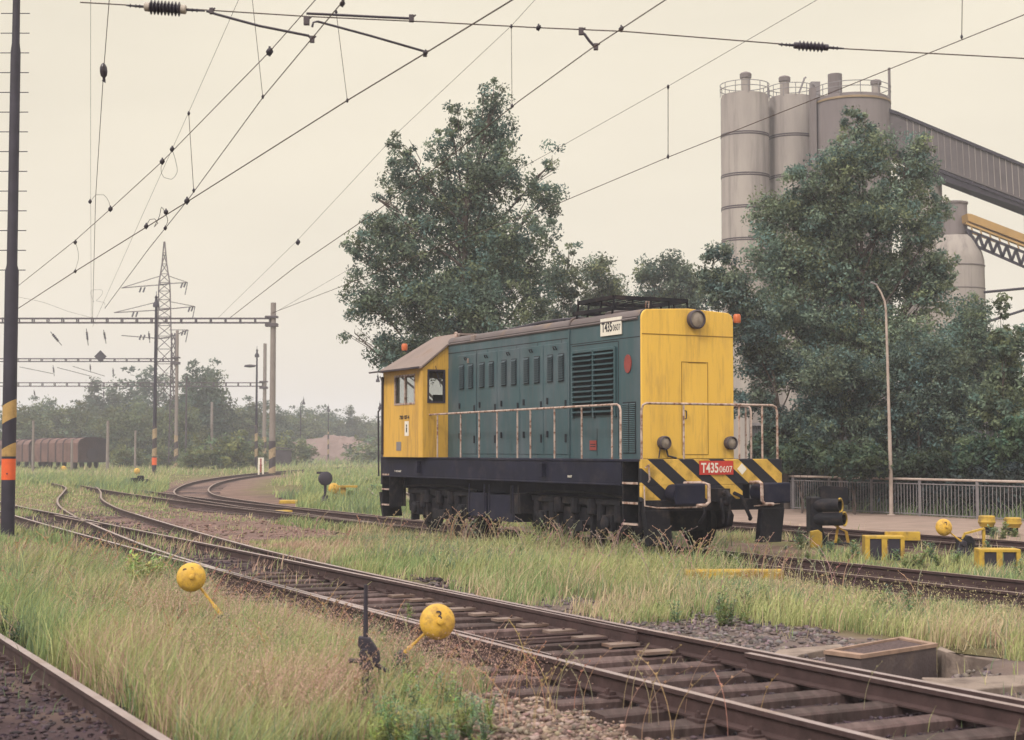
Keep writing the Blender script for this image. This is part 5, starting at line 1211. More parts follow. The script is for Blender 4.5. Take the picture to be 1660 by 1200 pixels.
def tree_mesh(lobes, trunk_top, ncl, per, size, base_col, seed, clr=.55, bark='bark', trunk_r=.2, flat=.8, limbs=True, name='tree', stems=1):
    """lobes: (x, y, z, rx, ry, rz) relative to the tree foot"""
    rg = np.random.default_rng(seed); R = random.Random(seed)
    L = np.array(lobes, float); vol = (L[:,3]*L[:,4]*L[:,5])**.86; pr = vol/vol.sum()
    ids = rg.choice(len(L), ncl, p=pr); d = rg.normal(size=(ncl, 3)); d /= np.linalg.norm(d, axis=1, keepdims=True)
    rad = rg.random((ncl, 1))**.5*1.06
    c = L[ids, :3]+d*rad*L[ids, 3:]
    rr = clr*rg.uniform(.55, 1.25, (ncl, 1))*np.clip(L[ids, 3:4]/1.0, .62, 1)
    r3 = rr*np.array([[1, 1, .8]])
    cols = np.array(base_col)[None]*rg.uniform(.6, 1.65, (ncl, 1))*(1+rg.uniform(-.22, .22, (ncl, 1))*np.array([[1, .2, -1]]))
    V, F, col = leaf_cloud(c, r3, cols, per, size, rg)
    m = MB(); top = Vector(trunk_top); 
    for st in range(stems):
        ox = (st-(stems-1)/2)*trunk_r*5*R.uniform(.7, 1.3) if stems > 1 else 0; oy = R.uniform(-.6, .6) if stems > 1 else 0
        pts = [Vector((ox, oy, -.2)), Vector((ox*1.1+top.x*.2+R.uniform(-.1, .1), oy+top.y*.25, top.z*.3)), Vector((ox*1.2+top.x*.6, oy+top.y*.6, top.z*.65)), Vector((ox*1.3+top.x, oy+top.y, top.z*R.uniform(.85, 1)))]
        m.tube(pts, [trunk_r, trunk_r*.75, trunk_r*.45, trunk_r*.12], 9)
        if st == 0: main = pts
    if limbs:
        for l_ in L:
            tgt = Vector(l_[:3]); zb = min(max(tgt.z-l_[5]*1.4-math.hypot(tgt.x, tgt.y)*.7, top.z*.16), top.z*.8)
            t_ = zb/top.z; b0 = main[0].lerp(main[1], t_/.3) if t_ < .3 else (main[1].lerp(main[2], (t_-.3)/.35) if t_ < .65 else main[2].lerp(main[3], (t_-.65)/.35))
            mid = b0.lerp(tgt, .5)+Vector((0, 0, -.15)); m.tube([b0, mid, tgt, tgt+Vector((0, 0, l_[5]*.35))], [trunk_r*.26, trunk_r*.17, trunk_r*.08, trunk_r*.03], 6)
            for q in range(5):
                e_ = tgt+Vector([R.uniform(-.75, .75)*l_[3+k] for k in range(3)]); m.tube([mid.lerp(tgt, R.random()), (mid+e_)/2+Vector((0,0,.2)), e_], [trunk_r*.10, trunk_r*.07, trunk_r*.03], 5)
    return V, F, col, m
def tree(label, X, Y, lobes, trunk_top, ncl, per, size, base_col, seed, name='tree', group='trees beyond the path', rotz=0, **kw):
    V, F, col, m = tree_mesh(lobes, trunk_top, ncl, per, size, base_col, seed, **kw)
    t = thing(name, label, 'tree', (X, Y, GZ), rotz, group)
    np_mesh('crown', V, F, col, 'leaf', t); m.build('trunk', kw.get('bark', 'bark'), t, smooth=True)
    return t
def lob(X, Y, l, thick=.9):          # lobes given in photo columns and rows at the tree's distance
    R = random.Random(len(l)*13+int(Y)); out_ = []
    for q in l:
        px, py, rx, ry = q[:4]; dy = q[4] if len(q) > 4 else R.uniform(-.35, .35)*rx*Y/FPX*1.6
        p = D(px, py, Y+dy); out_.append((p.x-X, p.y-Y, p.z-GZ, rx*(Y+dy)/FPX, rx*(Y+dy)/FPX*thick, ry*(Y+dy)/FPX))
    return out_
GN = (.112, .156, .118)
YT = 58; X1 = D(745, 700, YT).x
T1 = [(800,150,20,32),(797,210,45,50),(732,200,22,40),(722,270,40,50),(648,245,22,34),(655,300,40,40),(610,320,14,14),(612,370,30,24),(795,290,65,60),(895,262,16,30),(880,320,34,46),(735,345,75,60),(655,400,70,60),(580,400,26,30),
      (830,400,70,60),(600,480,45,50),(575,540,26,18),(690,480,80,60),(780,500,85,70),(858,472,38,46),(640,570,50,30),(720,570,80,50),(822,568,56,46),(780,430,70,60)]
tree('big dark leafy poplar rising behind the locomotive cab', X1, YT, lob(X1, YT, T1), (.3, 0, 14.0), 2150, 46, .075, GN, 21, clr=.45, trunk_r=.26, name='poplar_tree')
YT = 66; X2 = D(905, 700, YT).x
tree('thin see-through tree just right of the big poplar', X2, YT, lob(X2, YT, [(922,405,16,22),(905,450,36,34),(930,480,26,40),(880,520,40,34),(920,540,40,30),(860,440,16,16)]), (0, 0, 8), 210, 44, .08, (.11, .145, .105), 22, clr=.42, trunk_r=.12)
YT = 75; X3 = D(980, 700, YT).x
tree('rounded pale green tree left of the roof fan guard', X3, YT, lob(X3, YT, [(975,445,32,28),(985,490,40,40),(955,520,36,30),(1005,520,30,40)]), (0, 0, 8), 240, 50, .09, (.13, .165, .115), 23, clr=.55, trunk_r=.14)
YT = 80; X4 = D(1080, 700, YT).x
tree('tree behind the roof fan guard of the locomotive', X4, YT, lob(X4, YT, [(1055,450,26,28),(1095,445,34,30),(1080,500,60,40),(1130,480,24,34)]), (0, 0, 9), 320, 52, .095, (.11, .145, .105), 24, clr=.6, trunk_r=.16)
YT = 52; X5 = D(1290, 700, YT).x
T5 = [(1390,195,26,30),(1400,250,60,48),(1355,275,44,44),(1490,235,20,26),(1518,345,24,32),(1530,430,22,34),(1480,290,44,50),(1300,290,30,32),(1270,350,52,50),(1345,350,62,56),(1430,350,66,56),(1500,390,34,56),(1255,420,52,46),(1330,440,70,60),(1420,450,72,60),(1500,480,46,50),
      (1270,510,62,54),(1360,540,74,54),(1450,560,72,60),(1515,450,24,34)]
X5 = D(1400, 700, YT).x
tree('tallest broad leafy tree in front of the concrete silos', X5, YT, lob(X5, YT, T5), (.0, 0, 10.6), 1950, 48, .072, (.142, .19, .142), 25, clr=.45, trunk_r=.2, name='broadleaf_tree')
YT = 50; X6 = D(1275, 760, YT).x
tree('dark leaning tree directly right of the yellow hood', X6, YT, lob(X6, YT, [(1165,420,26,28),(1180,470,46,40),(1215,530,44,44),(1240,590,46,40),(1290,600,50,40),(1220,650,34,30),(1150,450,20,26),(1265,690,40,34),(1310,690,34,30)]), (-.6, 0, 6.4), 520, 56, .065, (.096, .134, .112), 26, clr=.42, trunk_r=.13)
YT = 48.5; X7 = D(1360, 760, YT).x
tree('slim dark tree left of the lamp post', X7, YT, lob(X7, YT, [(1350,600,60,34),(1400,620,50,40),(1340,655,46,30),(1330,705,36,30),(1395,695,44,40)]), (.2, 0, 4.0), 430, 56, .062, (.098, .138, .114), 27, clr=.40, trunk_r=.09)
YT = 49; X8 = D(1500, 770, YT).x
tree('multi-stemmed tree right of the lamp post', X8, YT, lob(X8, YT, [(1480,600,50,50),(1535,590,46,44),(1500,660,56,46),(1440,680,34,40),(1555,650,40,40),(1470,730,60,30),(1540,715,46,34)]), (.1, 0, 4.6), 640, 56, .062, (.112, .156, .128), 28, clr=.41, trunk_r=.08, stems=3)
YT = 60; X9 = D(1570, 760, YT).x
tree('light green bushy tree below the concrete tower', X9, YT, lob(X9, YT, [(1570,510,36,34),(1560,560,54,44),(1610,570,46,40),(1590,630,60,46)]), (0, 0, 5.5), 520, 56, .072, (.125, .175, .125), 29, clr=.5, trunk_r=.1)
YT = 46; X10 = D(1628, 770, YT).x
tree('young pale tree with an airy top at the right picture edge', X10, YT, lob(X10, YT, [(1622,500,11,24),(1650,540,14,20),(1632,560,26,30),(1640,620,40,36),(1615,660,44,36),(1655,680,40,34)]), (0, 0, 5.2), 300, 34, .08, (.125, .17, .12), 30, clr=.36, trunk_r=.05)
for i, (px, py, rx, ry, Y_, c_, lab) in enumerate(((1268,728,34,26,51,(.06,.09,.06),'shrub against the wall between the hand rail and the leaning tree'), (1320,722,44,28,52,(.055,.085,.06),'dark shrub in front of the grey wall left of the slim tree'), (1300,735,40,22,47,(.055,.085,.055),'low dark shrub behind the fence beside the hand rail'), (1385,745,50,22,46,(.055,.085,.055),'dark shrub behind the fence left of the lamp post'),
        (1500,755,60,20,46.5,(.045,.070,.048),'dense dark shrub behind the fence right of the lamp post'), (1600,740,50,30,45,(.060,.10,.07),'green shrub behind the fence near the right edge'), (1650,720,30,40,44,(.075,.125,.08),'bright leafy shrub at the right edge behind the fence'), (1245,730,30,30,50,(.05,.08,.05),'shrub seen through the front hand rail'))):
    X_ = D(px, 760, Y_).x
    tree(lab, X_, Y_, lob(X_, Y_, [(px,py,rx,ry),(px-rx*.5,py+12,rx*.6,ry*.8),(px+rx*.5,py+10,rx*.6,ry*.8)]), (0, 0, 1.2), 150, 40, .085, c_, 60+i, clr=.38, trunk_r=.04, name='shrub', group='shrubs behind the fence', stems=2)
sh0 = None
HL = ['beside the right buffer', 'just right of the right buffer', 'left of the dwarf signal', 'directly above the dwarf signal', 'just right of the dwarf signal', 'above the left guard frame', 'left of the lamp post', 'touching the lamp post on its right', 'between lamp post and yellow weight', 'above the yellow weight', 'right of the yellow weight', 'above the left capped housing', 'above the right capped housing', 'at the right picture edge']
for i in range(14):
    px = 1236+32*i+rnd.uniform(-6, 6); u = (px-830)/FPX; nn_ = 32.6+rnd.uniform(0, .8); Y_ = nn_/(EY+EX*u); lab = 'dark hedge shrub close behind the fence '+HL[i]
    if sh0 is None:
        sh0 = sh = tree(lab, Y_*u, Y_, [(0,0,.6,.8,.6,.65),(-.6,0,.5,.6,.5,.5),(.6,.1,.5,.6,.5,.5),(.2,0,1.0,.5,.4,.4)], (0, 0, 1.0), 200, 44, .075, (.034, .048, .048), 99, clr=.32, trunk_r=.04, name='shrub', group='dark hedge shrubs right behind the fence', stems=2)
    else:
        sh = copy_tree(sh0); sh.location = (Y_*u, Y_, GZ); sh['label'] = lab
    k = rnd.uniform(.9, 1.25); sh.scale = (k*1.1, k, k*rnd.uniform(.85, 1.15)); sh.rotation_euler.z = rnd.uniform(-.5, .5)
# far woodland: four tree forms copied with their own size and turn
def far_form(lobes, top, ncl, per, size, col, seed, **kw):
    t = tree('x', 0, 0, lobes, top, ncl, per, size, col, seed, limbs=False, name='distant_tree', group='trees of the far woodland', **kw); return t
FC = (.075, .106, .074)
forms = [far_form([(0,0,4.5,3.2,3.2,3.4),(.6,0,8,2.4,2.4,2.6),(-1.4,0,6.2,2.2,2.2,2.4)], (0,0,9), 170, 30, .22, FC, 70, clr=1.0, trunk_r=.2),
         far_form([(0,0,3.4,3.4,3.2,2.8),(2,0,5,2.4,2.4,2.3),(-1.8,0,5.6,2.3,2.3,2.4)], (0,0,6), 170, 30, .22, (.10,.125,.062), 71, clr=1.0, trunk_r=.18),
         far_form([(0,0,5,1.9,1.9,4.2),(0,0,9.5,1.1,1.1,2.8)], (0,0,11), 140, 30, .22, (.075,.095,.058), 72, clr=.85, trunk_r=.16),
         far_form([(0,0,1.7,3.0,2.6,1.7),(1.6,0,2.2,1.8,1.8,1.5)], (0,0,2.2), 80, 26, .22, (.12,.15,.07), 73, clr=.7, trunk_r=.1)]
HT = [11.0, 8.2, 12.6, 3.7]
spots = [ # px, top row, distance, form, label
 (30,652,215,1,'low rounded tree of the woodland beside the left mast'), (75,655,235,0,'woodland tree above the dark low wagon'), (105,642,225,1,'woodland tree rising over the second wagon'),
 (152,604,250,2,'slim pointed tree below the diamond sign'), (130,645,235,0,'woodland tree over the nearest rusty wagon'), (182,622,240,2,'slim dark tree right of the diamond sign'),
 (205,655,200,1,'bushy tree right of the wagons'), (222,590,255,0,'tall tree left of the transmission pylon'), (240,640,225,1,'rounded tree behind the black lamp mast'),
 (262,662,200,1,'tree at the foot of the transmission pylon'), (298,650,190,1,'tree between pylon and poplar group'), (326,578,200,0,'tallest tree of the far woodland, right of the pylon'), (338,590,206,2,'narrow tree pressed against the right side of the tallest woodland tree'),
 (304,600,215,2,'narrow tall tree touching the pylon on its right'), (346,630,200,0,'broad tree right of the tallest woodland tree'), (372,642,230,1,'tree just left of the lamp mast in the far woodland'),
 (402,640,240,0,'tree behind the black lamp mast left of the concrete masts'), (440,655,260,0,'distant tree behind the concrete masts'), (462,662,270,1,'rounded distant tree right of the concrete masts'),
 (494,668,300,1,'hazy tree left of the gravel mound'), (520,655,310,0,'hazy tree above the left end of the gravel mound'), (548,668,320,1,'hazy tree above the gravel mound'),
 (568,652,310,2,'pointed hazy tree above the gravel mound'), (590,672,320,1,'hazy tree above the right end of the mound'), (612,680,330,0,'faint tree directly left of the cab'),
 (355,700,150,3,'large light green bush left of the concrete masts'), (322,728,150,3,'light bush at the pylon foot'), (385,715,160,3,'light bush behind the marker board'), (270,722,175,3,'bush beside the lattice tower'),
 (205,722,170,3,'dark bush at the end of the rusty wagons'), (410,728,170,3,'small bush left of the shed'), (478,715,200,3,'bush right of the shed'), (590,722,215,3,'dark round bush in front of the gravel mound'),
 (235,735,170,3,'small bush by the orange banded mast'), (440,700,200,3,'bush behind the concrete masts'), (300,738,160,3,'low bush between pylon and light bushes'), (10,690,190,1,'tree hidden behind the left mast'), (610,700,235,3,'bush close left of the cab'), (520,690,330,3,'faint far bush behind the mound'),
 (190,668,260,1,'far tree between the two slim trees'), (55,640,270,0,'far tree at the left end of the woodland'), (160,660,265,1,'far tree behind the wagons row end'), (280,640,260,1,'far tree seen through the pylon'), (425,668,280,1,'hazy far tree in the gap between lamp mast and concrete masts'), (480,655,330,0,'faint far tree above the shed'), (540,660,350,0,'faintest far tree above the mound centre')]
used = set()
for (px, ty, Y_, fm, lab) in spots:
    o = forms[fm] if fm not in used else copy_tree(forms[fm]); used.add(fm)
    zt_ = D(px, ty, Y_).z-GZ; s_ = zt_/HT[fm]; X_ = D(px, 740, Y_).x
    o.location = (X_, Y_, GZ); o.rotation_euler.z = rnd.uniform(0, 6.28); w_ = s_*rnd.uniform(.95, 1.25)*(1.1 if fm != 2 else .9)
    o.scale = (w_, w_, s_); o['label'] = lab; o['category'] = 'bush' if fm == 3 else 'tree'
    if fm == 3: o['group'] = 'bushes in front of the far woodland'
# far-off wood that reads as one mass
cl = []; 
for i in range(420):
    Y_ = rnd.uniform(340, 420); X_ = rnd.uniform(-.36, .34)*Y_; cl.append((X_, Y_, rnd.uniform(.5, 9.5)))
for i in range(520):
    Y_ = rnd.uniform(105, 150); X_ = rnd.uniform(.10, .42)*Y_; cl.append((X_, Y_, rnd.uniform(.3, 4.2)))
c = np.array(cl); rg = np.random.default_rng(3)
V, F, col = leaf_cloud(c, np.full((len(c), 3), 1.9)*np.where(c[:, 1:2] > 200, 1.7, .9), np.array([FC])*rg.uniform(.7, 1.3, (len(c), 1)), 50, .42, rg)
tag(np_mesh('woodland', V, F, col, 'leaf'), 'far-off hazy wood along the horizon', kind='stuff')
# ------------------------------------------------------------------ corrugated wall and roadside posts beyond the trees
t = thing('corrugated_wall', 'pale grey corrugated sheet wall behind the trees', 'wall', (0,0,0)); Yw = 66
m = MB(); x0, x1 = D(1215, 700, Yw).x, D(1720, 700, Yw).x; n = 220; vs = []; z1 = D(1300, 688, Yw).z
for i in range(n+1):
    x = x0+(x1-x0)*i/n; y = Yw+.04*(i % 2)+(x-x0)*-.12; vs += [(x, y, GZ), (x, y, z1)]
m.add(vs, [(2*i, 2*i+2, 2*i+3, 2*i+1) for i in range(n)]); w = m.build('sheet', 'wall_sheet', t); md = w.modifiers.new('thick', 'SOLIDIFY'); md.thickness = .03
m = MB(); m.beam((x0, Yw-.1, z1), (x1, Yw-(x1-x0)*.12-.1, z1), .12); m.build('coping', 'galv', t)
for i, (px, py0, py1, c_, lab) in enumerate(((1567,695,722,'white_paint','white reflector post between the trees'), (1615,696,720,'white_paint','white reflector post farther right between the trees'), (1640,690,716,'white_paint','white reflector post closest to the right edge'))):
    b0 = D(px, py1, 55); t = thing('reflector_post', lab, 'post', (b0.x, 55, GZ), 0, 'white reflector posts beyond the fence'); m = MB(); z1_ = D(px, py0, 55).z-GZ; z0_ = D(px, py1, 55).z-GZ; m.box(-.045,.045,-.04,.04,z0_,z1_); m.box(-.025,.025,-.02,.02,0,z0_,1); m.build('post_body', [c_, 'steel_dark'], t)
    m = MB(); m.box(-.048,.048,-.043,.043,z1_*.80,z1_*.86); m.build('band', 'red_dull', t)
q = D(1596, 672, 54); t = thing('road_sign', 'small round white and red road sign between the trees', 'road sign', (q.x, 54, GZ)); z_ = q.z-GZ
m = MB(); m.tube([(0,0,0),(0,0,z_)], .03, 8); m.build('pole', 'galv', t)
m = MB(); m.lathe([(.16,-.02),(.16,0)], (0,-.04,z_), (0,-1,0), 20); s1 = m.build('sign_plate', 'red_dull', t); m = MB(); m.lathe([(.11,0),(.11,.006)], (0,-.042,z_), (0,-1,0), 20); m.build('sign_face', 'white_paint', s1)
# ------------------------------------------------------------------ concrete plant
YS_ = 100; kS = YS_/FPX
def silo(label, xa, xb, topy, Y, rings=(), m_='silo', capped=True, rail_=True, basey=745):
    k = Y/FPX; cxp = (xa+xb)/2; c = D(cxp, topy, Y); r = (xb-xa)/2*k; zt = c.z-GZ
    t = thing('silo', label, 'silo', (c.x, Y, GZ), 0, 'silos of the concrete plant')
    m = MB(); m.lathe([(r,-.2),(r,zt-.12*r),(r*.96,zt),(r*.3,zt+.12*r),(.01,zt+.14*r)], n=40); m.build('shell', m_, t, smooth=True)
    for ry in rings:
        z = D(cxp, ry, Y).z-GZ; m = MB(); m.lathe([(r*1.0,z-.10),(r*1.015,z-.08),(r*1.015,z-.02),(r*.99,z),(r*1.012,z+.06),(r*1.012,z+.10),(r,z+.12)], n=40); m.build('ring', 'steel_grey', t, smooth=True)
    if rail_:
        m = MB(); H_ = 18*k; R_ = r*1.02
        for zz_ in (H_, H_*.55): m.tube([(R_*math.cos(a), R_*math.sin(a), zt+zz_) for a in [i*2*PI/32 for i in range(33)]], .028, 5)
        for i in range(12): a = i*2*PI/12; m.tube([(R_*math.cos(a), R_*math.sin(a), zt-.1), (R_*math.cos(a), R_*math.sin(a), zt+H_)], .026, 5)
        m.build('guard_rail', 'galv', t)
    return t, r, zt, k
def stack(t, x, zt, r, h, cap=True, m_='silo'):
    m = MB(); m.lathe([(r,zt-.2),(r,zt+h*.72),(r*1.0,zt+h)], (x,0,0), n=18)
    s = m.build('filter_stack', m_, t, smooth=True)
    if cap: m = MB(); m.lathe([(r*1.25,zt+h*.78),(r*1.3,zt+h*.95),(r*1.1,zt+h*1.0),(r*.3,zt+h*1.06)], (x,0,0), n=18); m.lathe([(r*1.12,zt),(r*1.12,zt+.12)], (x,0,0), n=18); m.build('stack_cap', 'silo_dark', s, smooth=True)
    return s
t, r, zt, k = silo('leftmost slender grey silo of the concrete plant', 1168, 1246, 156, 100, (222, 288, 340, 392, 450)); stack(t, .2*k*10, zt, 7.5*k, 38*k)
t, r, zt, k = silo('second grey silo from the left', 1246, 1320, 160, 101, (225, 290, 345)); stack(t, -.3*r, zt, 7.5*k, 36*k)
m = MB(); m.tube([(r*.3,-.3,zt+.3),(r*.55,-.3,zt+1.3),(r*.62,-.3,zt+1.35)], .07, 6); m.box(r*.8, r*1.2, -.6, 0, zt-.6, zt+1.0); m.build('pipe', 'galv', t)
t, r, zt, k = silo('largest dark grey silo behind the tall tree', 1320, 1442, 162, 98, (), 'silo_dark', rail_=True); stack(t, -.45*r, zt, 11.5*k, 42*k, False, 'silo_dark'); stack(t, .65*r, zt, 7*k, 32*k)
m = MB(); m.lathe([(r*1.025,zt-.36),(r*1.025,zt-.24),(r*.98,zt-.2)], n=40); m.build('rim', 'rim_rust', t, smooth=True)
m = MB(); m.tube([(r*.98,-.3,zt-1),(r*.98,-.3,zt+2.0)], .09, 6); m.box(-r*1.18, -r*1.02, -.8, -.3, zt-9, zt+.6); m.build('service_pipe', 'silo_dark', t)
t, r, zt, k = silo('narrow grey silo right of the tall tree', 1462, 1526, 296, 99, (365, 420), rail_=False)
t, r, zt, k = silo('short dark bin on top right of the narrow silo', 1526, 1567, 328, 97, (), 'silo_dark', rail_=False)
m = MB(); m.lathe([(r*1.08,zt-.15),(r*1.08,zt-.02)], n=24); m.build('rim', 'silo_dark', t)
# bulky concrete tower with a sloping shoulder
Yt = 96; k = Yt/FPX; c = D(1548, 420, Yt); t = thing('concrete_tower', 'wide concrete tower with a cone shoulder under the yellow conveyor', 'tower', (c.x, Yt, GZ), 0)
m = MB(); prof = [(47*k,-.2)]+[(rr*k, D(1548, py, Yt).z-GZ) for rr, py in ((48,600),(47,500),(46,424),(43,412),(34,390),(30,384))]; m.lathe(prof, n=36); m.build('shell', 'silo', t, smooth=True)
m = MB()
for py in (433, 470): z = D(1548, py, Yt).z-GZ; m.lathe([(46.6*k,z-.04),(47.2*k,z-.03),(47.2*k,z+.03),(46.6*k,z+.04)], n=36)
m.build('ring', 'silo_dark', t, smooth=True)
# enclosed conveyor gallery
t = thing('conveyor_gallery', 'enclosed grey conveyor gallery slanting down to the right from the big silo', 'conveyor', (0,0,0)); Yg = 97
top = [(1430,172),(1455,183),(1700,284)]; bot = [(1700,372),(1505,292),(1430,256)]
def gal(m, pts, Y0, Y1, mi=0):
    vs = [D(px, py, Y0) for px, py in pts]; v2 = [Vector((v.x, Y1, v.z)) for v in vs]; n = len(vs)
    m.add([tuple(v) for v in vs+v2], [tuple(range(n)), tuple(range(n, 2*n))[::-1]]+[(i, (i+1) % n, n+(i+1) % n, n+i) for i in range(n)], mi)
m = MB(); gal(m, [(1436,178),(1456,186),(1700,288),(1700,340),(1510,268),(1436,236)], Yg, Yg+2.6); m.build('gallery_wall', 'gallery', t)
m = MB(); gal(m, [(1436,174),(1456,181),(1700,282),(1700,287),(1456,186),(1436,179)], Yg-.15, Yg+2.75); m.build('roof', 'steel_dark', t)
m = MB()
for i in range(24):
    px = 1470+i*10; ya = 192+(px-1470)*.418; yb = 250+(px-1470)*.385
    a, b_ = D(px, ya, Yg-.02), D(px+3, yb, Yg-.02); m.beam(a, b_, .035)
m.build('panel_seam', 'silo', t)
m = MB(); gal(m, [(1500,264),(1700,341),(1700,352),(1520,290)], Yg+.1, Yg+.3); gal(m, [(1500,264),(1700,341),(1700,352),(1520,290)], Yg+2.3, Yg+2.5); gal(m, [(1510,270),(1700,343),(1700,347),(1510,274)], Yg, Yg+2.6)
for i in range(10): px = 1515+i*20; m.beam(D(px, 270+(px-1510)*.39, Yg), D(px+12, 285+(px-1510)*.36, Yg+1.5), .12)
m.build('under_truss', 'steel_dark', t)
# support leg of the gallery outside the tree
q = D(1668, 330, 98); m = MB(); m.beam((q.x, 98, GZ), (q.x, 98, q.z), .5); m.build('support_leg', 'silo_dark', t)
# yellow conveyor with lattice truss
t = thing('belt_conveyor', 'open lattice belt conveyor with a yellow cover at the right edge', 'conveyor', (0,0,0)); Yc = 95
m = MB(); gal(m, [(1568,346),(1575,347),(1700,395),(1700,408),(1570,358)], Yc, Yc+1.4); m.build('belt_cover', 'conveyor_yellow', t)
m = MB()
for dy in (0, 1.4):
    m.beam(D(1566,362,Yc+dy), D(1700,414,Yc+dy), .12); m.beam(D(1572,376,Yc+dy), D(1700,424,Yc+dy), .12)
for i in range(9): px = 1574+i*15; m.beam(D(px, 364+(px-1566)*.385, Yc), D(px+3, 376+(px-1572)*.37, Yc), .07)
m.build('walkway_rail', 'conveyor_yellow', t)
m = MB()
for dy in (0, 1.4):
    m.beam(D(1566,372,Yc+dy), D(1700,425,Yc+dy), .15); m.beam(D(1580,398,Yc+dy), D(1700,450,Yc+dy), .15); m.beam(D(1566,372,Yc+dy), D(1580,398,Yc+dy), .12)
    for i in range(9):
        px = 1572+i*15; a = D(px, 375+(px-1572)*.395, Yc+dy); b_ = D(px+8, 401+(px+8-1588)*.43, Yc+dy); c_ = D(px+15, 381+(px-1572)*.395, Yc+dy); m.beam(a, b_, .15); m.beam(b_, c_, .15)
m.build('truss', 'steel_dark', t); m = MB(); q = D(1690, 440, Yc); m.beam((q.x, Yc+.7, GZ), (q.x, Yc+.7, q.z), .4); m.build('support_leg', 'steel_dark', t)
for lab, a, b_ in (('upper thin pipe bridge line crossing right of the concrete tower', (1594,474), (1700,464)), ('lower sagging cable right of the concrete tower', (1594,524), (1700,490))):
    m = MB(); m.tube([D(*a, 95), D(*b_, 95)], .09, 6); tag(m.build('pipe_line', 'steel_dark'), lab, 'pipe')
#PART6
# ------------------------------------------------------------------ overhead line
WG = 'overhead wires above the yard'
def U(px, py, z):
    d = ray(px, py); t = (z-CAMZ)/d[2]; return Vector((d[0]*t, d[1]*t, z))
def wire(label, pix, z, r=.007, m_='wire', grow=True, name='overhead_wire', sag=0):
    pts = []
    zs = z if isinstance(z, (list, tuple)) else (z, z)
    for i, (px, py) in enumerate(pix):
        f_ = i/(len(pix)-1); pts.append(U(px, py, zs[0]+(zs[1]-zs[0])*f_))
    rr = [r*.7*(max(1, p.y/16)**.45 if grow else 1) for p in pts]
    pp = []; r2 = []
    for i in range(len(pts)-1):
        for j in range(6): f_ = j/6; pp.append(pts[i].lerp(pts[i+1], f_)); r2.append(rr[i]+(rr[i+1]-rr[i])*f_)
    pp.append(pts[-1]); r2.append(rr[-1])
    m = MB(); m.tube(pp, r2, 6); return tag(m.build(name, m_), label, 'wire', WG)
wire('bold contact wire from the top centre down to the left edge', [(855,-15),(690,86),(563,163),(304,327),(122,440),(22,505)], 5.6, .0095)
wire('steep contact wire from the top left centre crossing the bold contact wire', [(566,-10),(427,157),(304,325),(240,405),(170,500)], 5.6, .0075)
wire('upper messenger wire running from the top to the left edge beside the black mast', [(520,-10),(437,84),(263,262),(179,339),(122,390),(24,468)], 6.6, .0075)
wire('faint thin wire sloping steeply in the upper left sky', [(392,-12),(306,182),(225,362),(150,530)], 6.6, .0035)
wire('near vertical dark wire at the upper left carrying the round insulator', [(178,-12),(168,115),(155,320),(150,516)], 7.2, .0065)
wire('hair-thin vertical wire left of the round insulator', [(147,-12),(147,200),(147,330),(148,516)], 6.8, .0032)
wire('contact wire from the top right of centre passing in front of the big poplar', [(1100,-14),(957,80),(840,165),(720,262),(600,350),(480,432),(372,516)], 5.6, .0075)
wire('thin messenger wire crossing the sky left of the big poplar', [(880,-14),(829,42),(650,210),(480,392),(352,517)], 6.8, .0038)
wire('pale thin messenger wire from the upper right sky behind the poplar top', [(1345,-12),(1083,140),(905,240),(740,330),(560,440),(440,510)], 7.0, .0042)
wire('lower right contact wire passing in front of the left silo', [(1700,8),(1368,142),(1083,255),(905,330),(700,405),(560,462),(440,508)], 6.0, .0065)
wire('loose thin wire drooping to the nearest portal beam at the left', [(22,480),(70,490),(110,505),(152,516)], 8.0, .004)
# span wire with insulators
ZS = [D(200, 8, 14.8), D(500, 27, 14.8), D(700, 36, 14.8), D(870, 45, 14.8), D(1010, 51, 14.8), D(1260, 71, 14.8), D(1365, 79, 14.8), D(1680, 96, 14.8)]
ZS = [D(130, 4, 14.8)]+ZS
m = MB(); m.tube(ZS, .006, 6); tag(m.build('span_wire', 'wire'), 'long span wire running across the whole top of the picture', 'wire', WG)
def insulator(label, a, b_, Y, r, fins=9, m_cap='insul_cap'):
    p, q = D(*a, Y), D(*b_, Y); d = (q-p); L = d.length; t = thing('line_insulator', label, 'insulator', p, 0, 'insulators in the span wire'); d.normalize()
    m = MB(); prof = []
    for i in range(fins): prof += [(r*.55, L*(.30+.40*i/fins)), (r, L*(.30+.40*(i+.4)/fins)), (r*.55, L*(.30+.40*(i+.8)/fins))]
    m.lathe(prof, (0,0,0), d, 18); m.build('ceramic_body', 'insul', t, smooth=False)
    for s0 in (.23, .69):
        m = MB(); m.lathe([(r*.45,L*s0),(r*.62,L*(s0+.01)),(r*.62,L*(s0+.065)),(r*.45,L*(s0+.075))], (0,0,0), d, 14); m.build('end_cap', m_cap, t, smooth=True)
    m = MB(); m.tube([(0,0,0), d*L*.24], [.008,.014], 6)
    for f_ in (.05, .12, .17): m.lathe([(.006,L*f_-.012),(.02,L*f_),(.006,L*f_+.012)], (0,0,0), d, 8)
    m.build('clevis', 'steel_dark', t); m = MB(); m.tube([d*L*.76, d*L], [.014,.008], 6)
    for f_ in (.84, .9): m.lathe([(.006,L*f_-.012),(.02,L*f_),(.006,L*f_+.012)], (0,0,0), d, 8)
    m.build('clevis', 'steel_dark', t)
    return t
insulator('finned insulator at the top left of the span wire', (205,9), (332,18), 14.7, .072)
insulator('finned insulator at the top right of the span wire', (1262,72), (1368,79), 14.7, .052, 7, 'insul')
t = thing('insulator_ball', 'round dark insulator on the near vertical wire at the upper left', 'insulator', U(168,116,7.2)); m = MB()
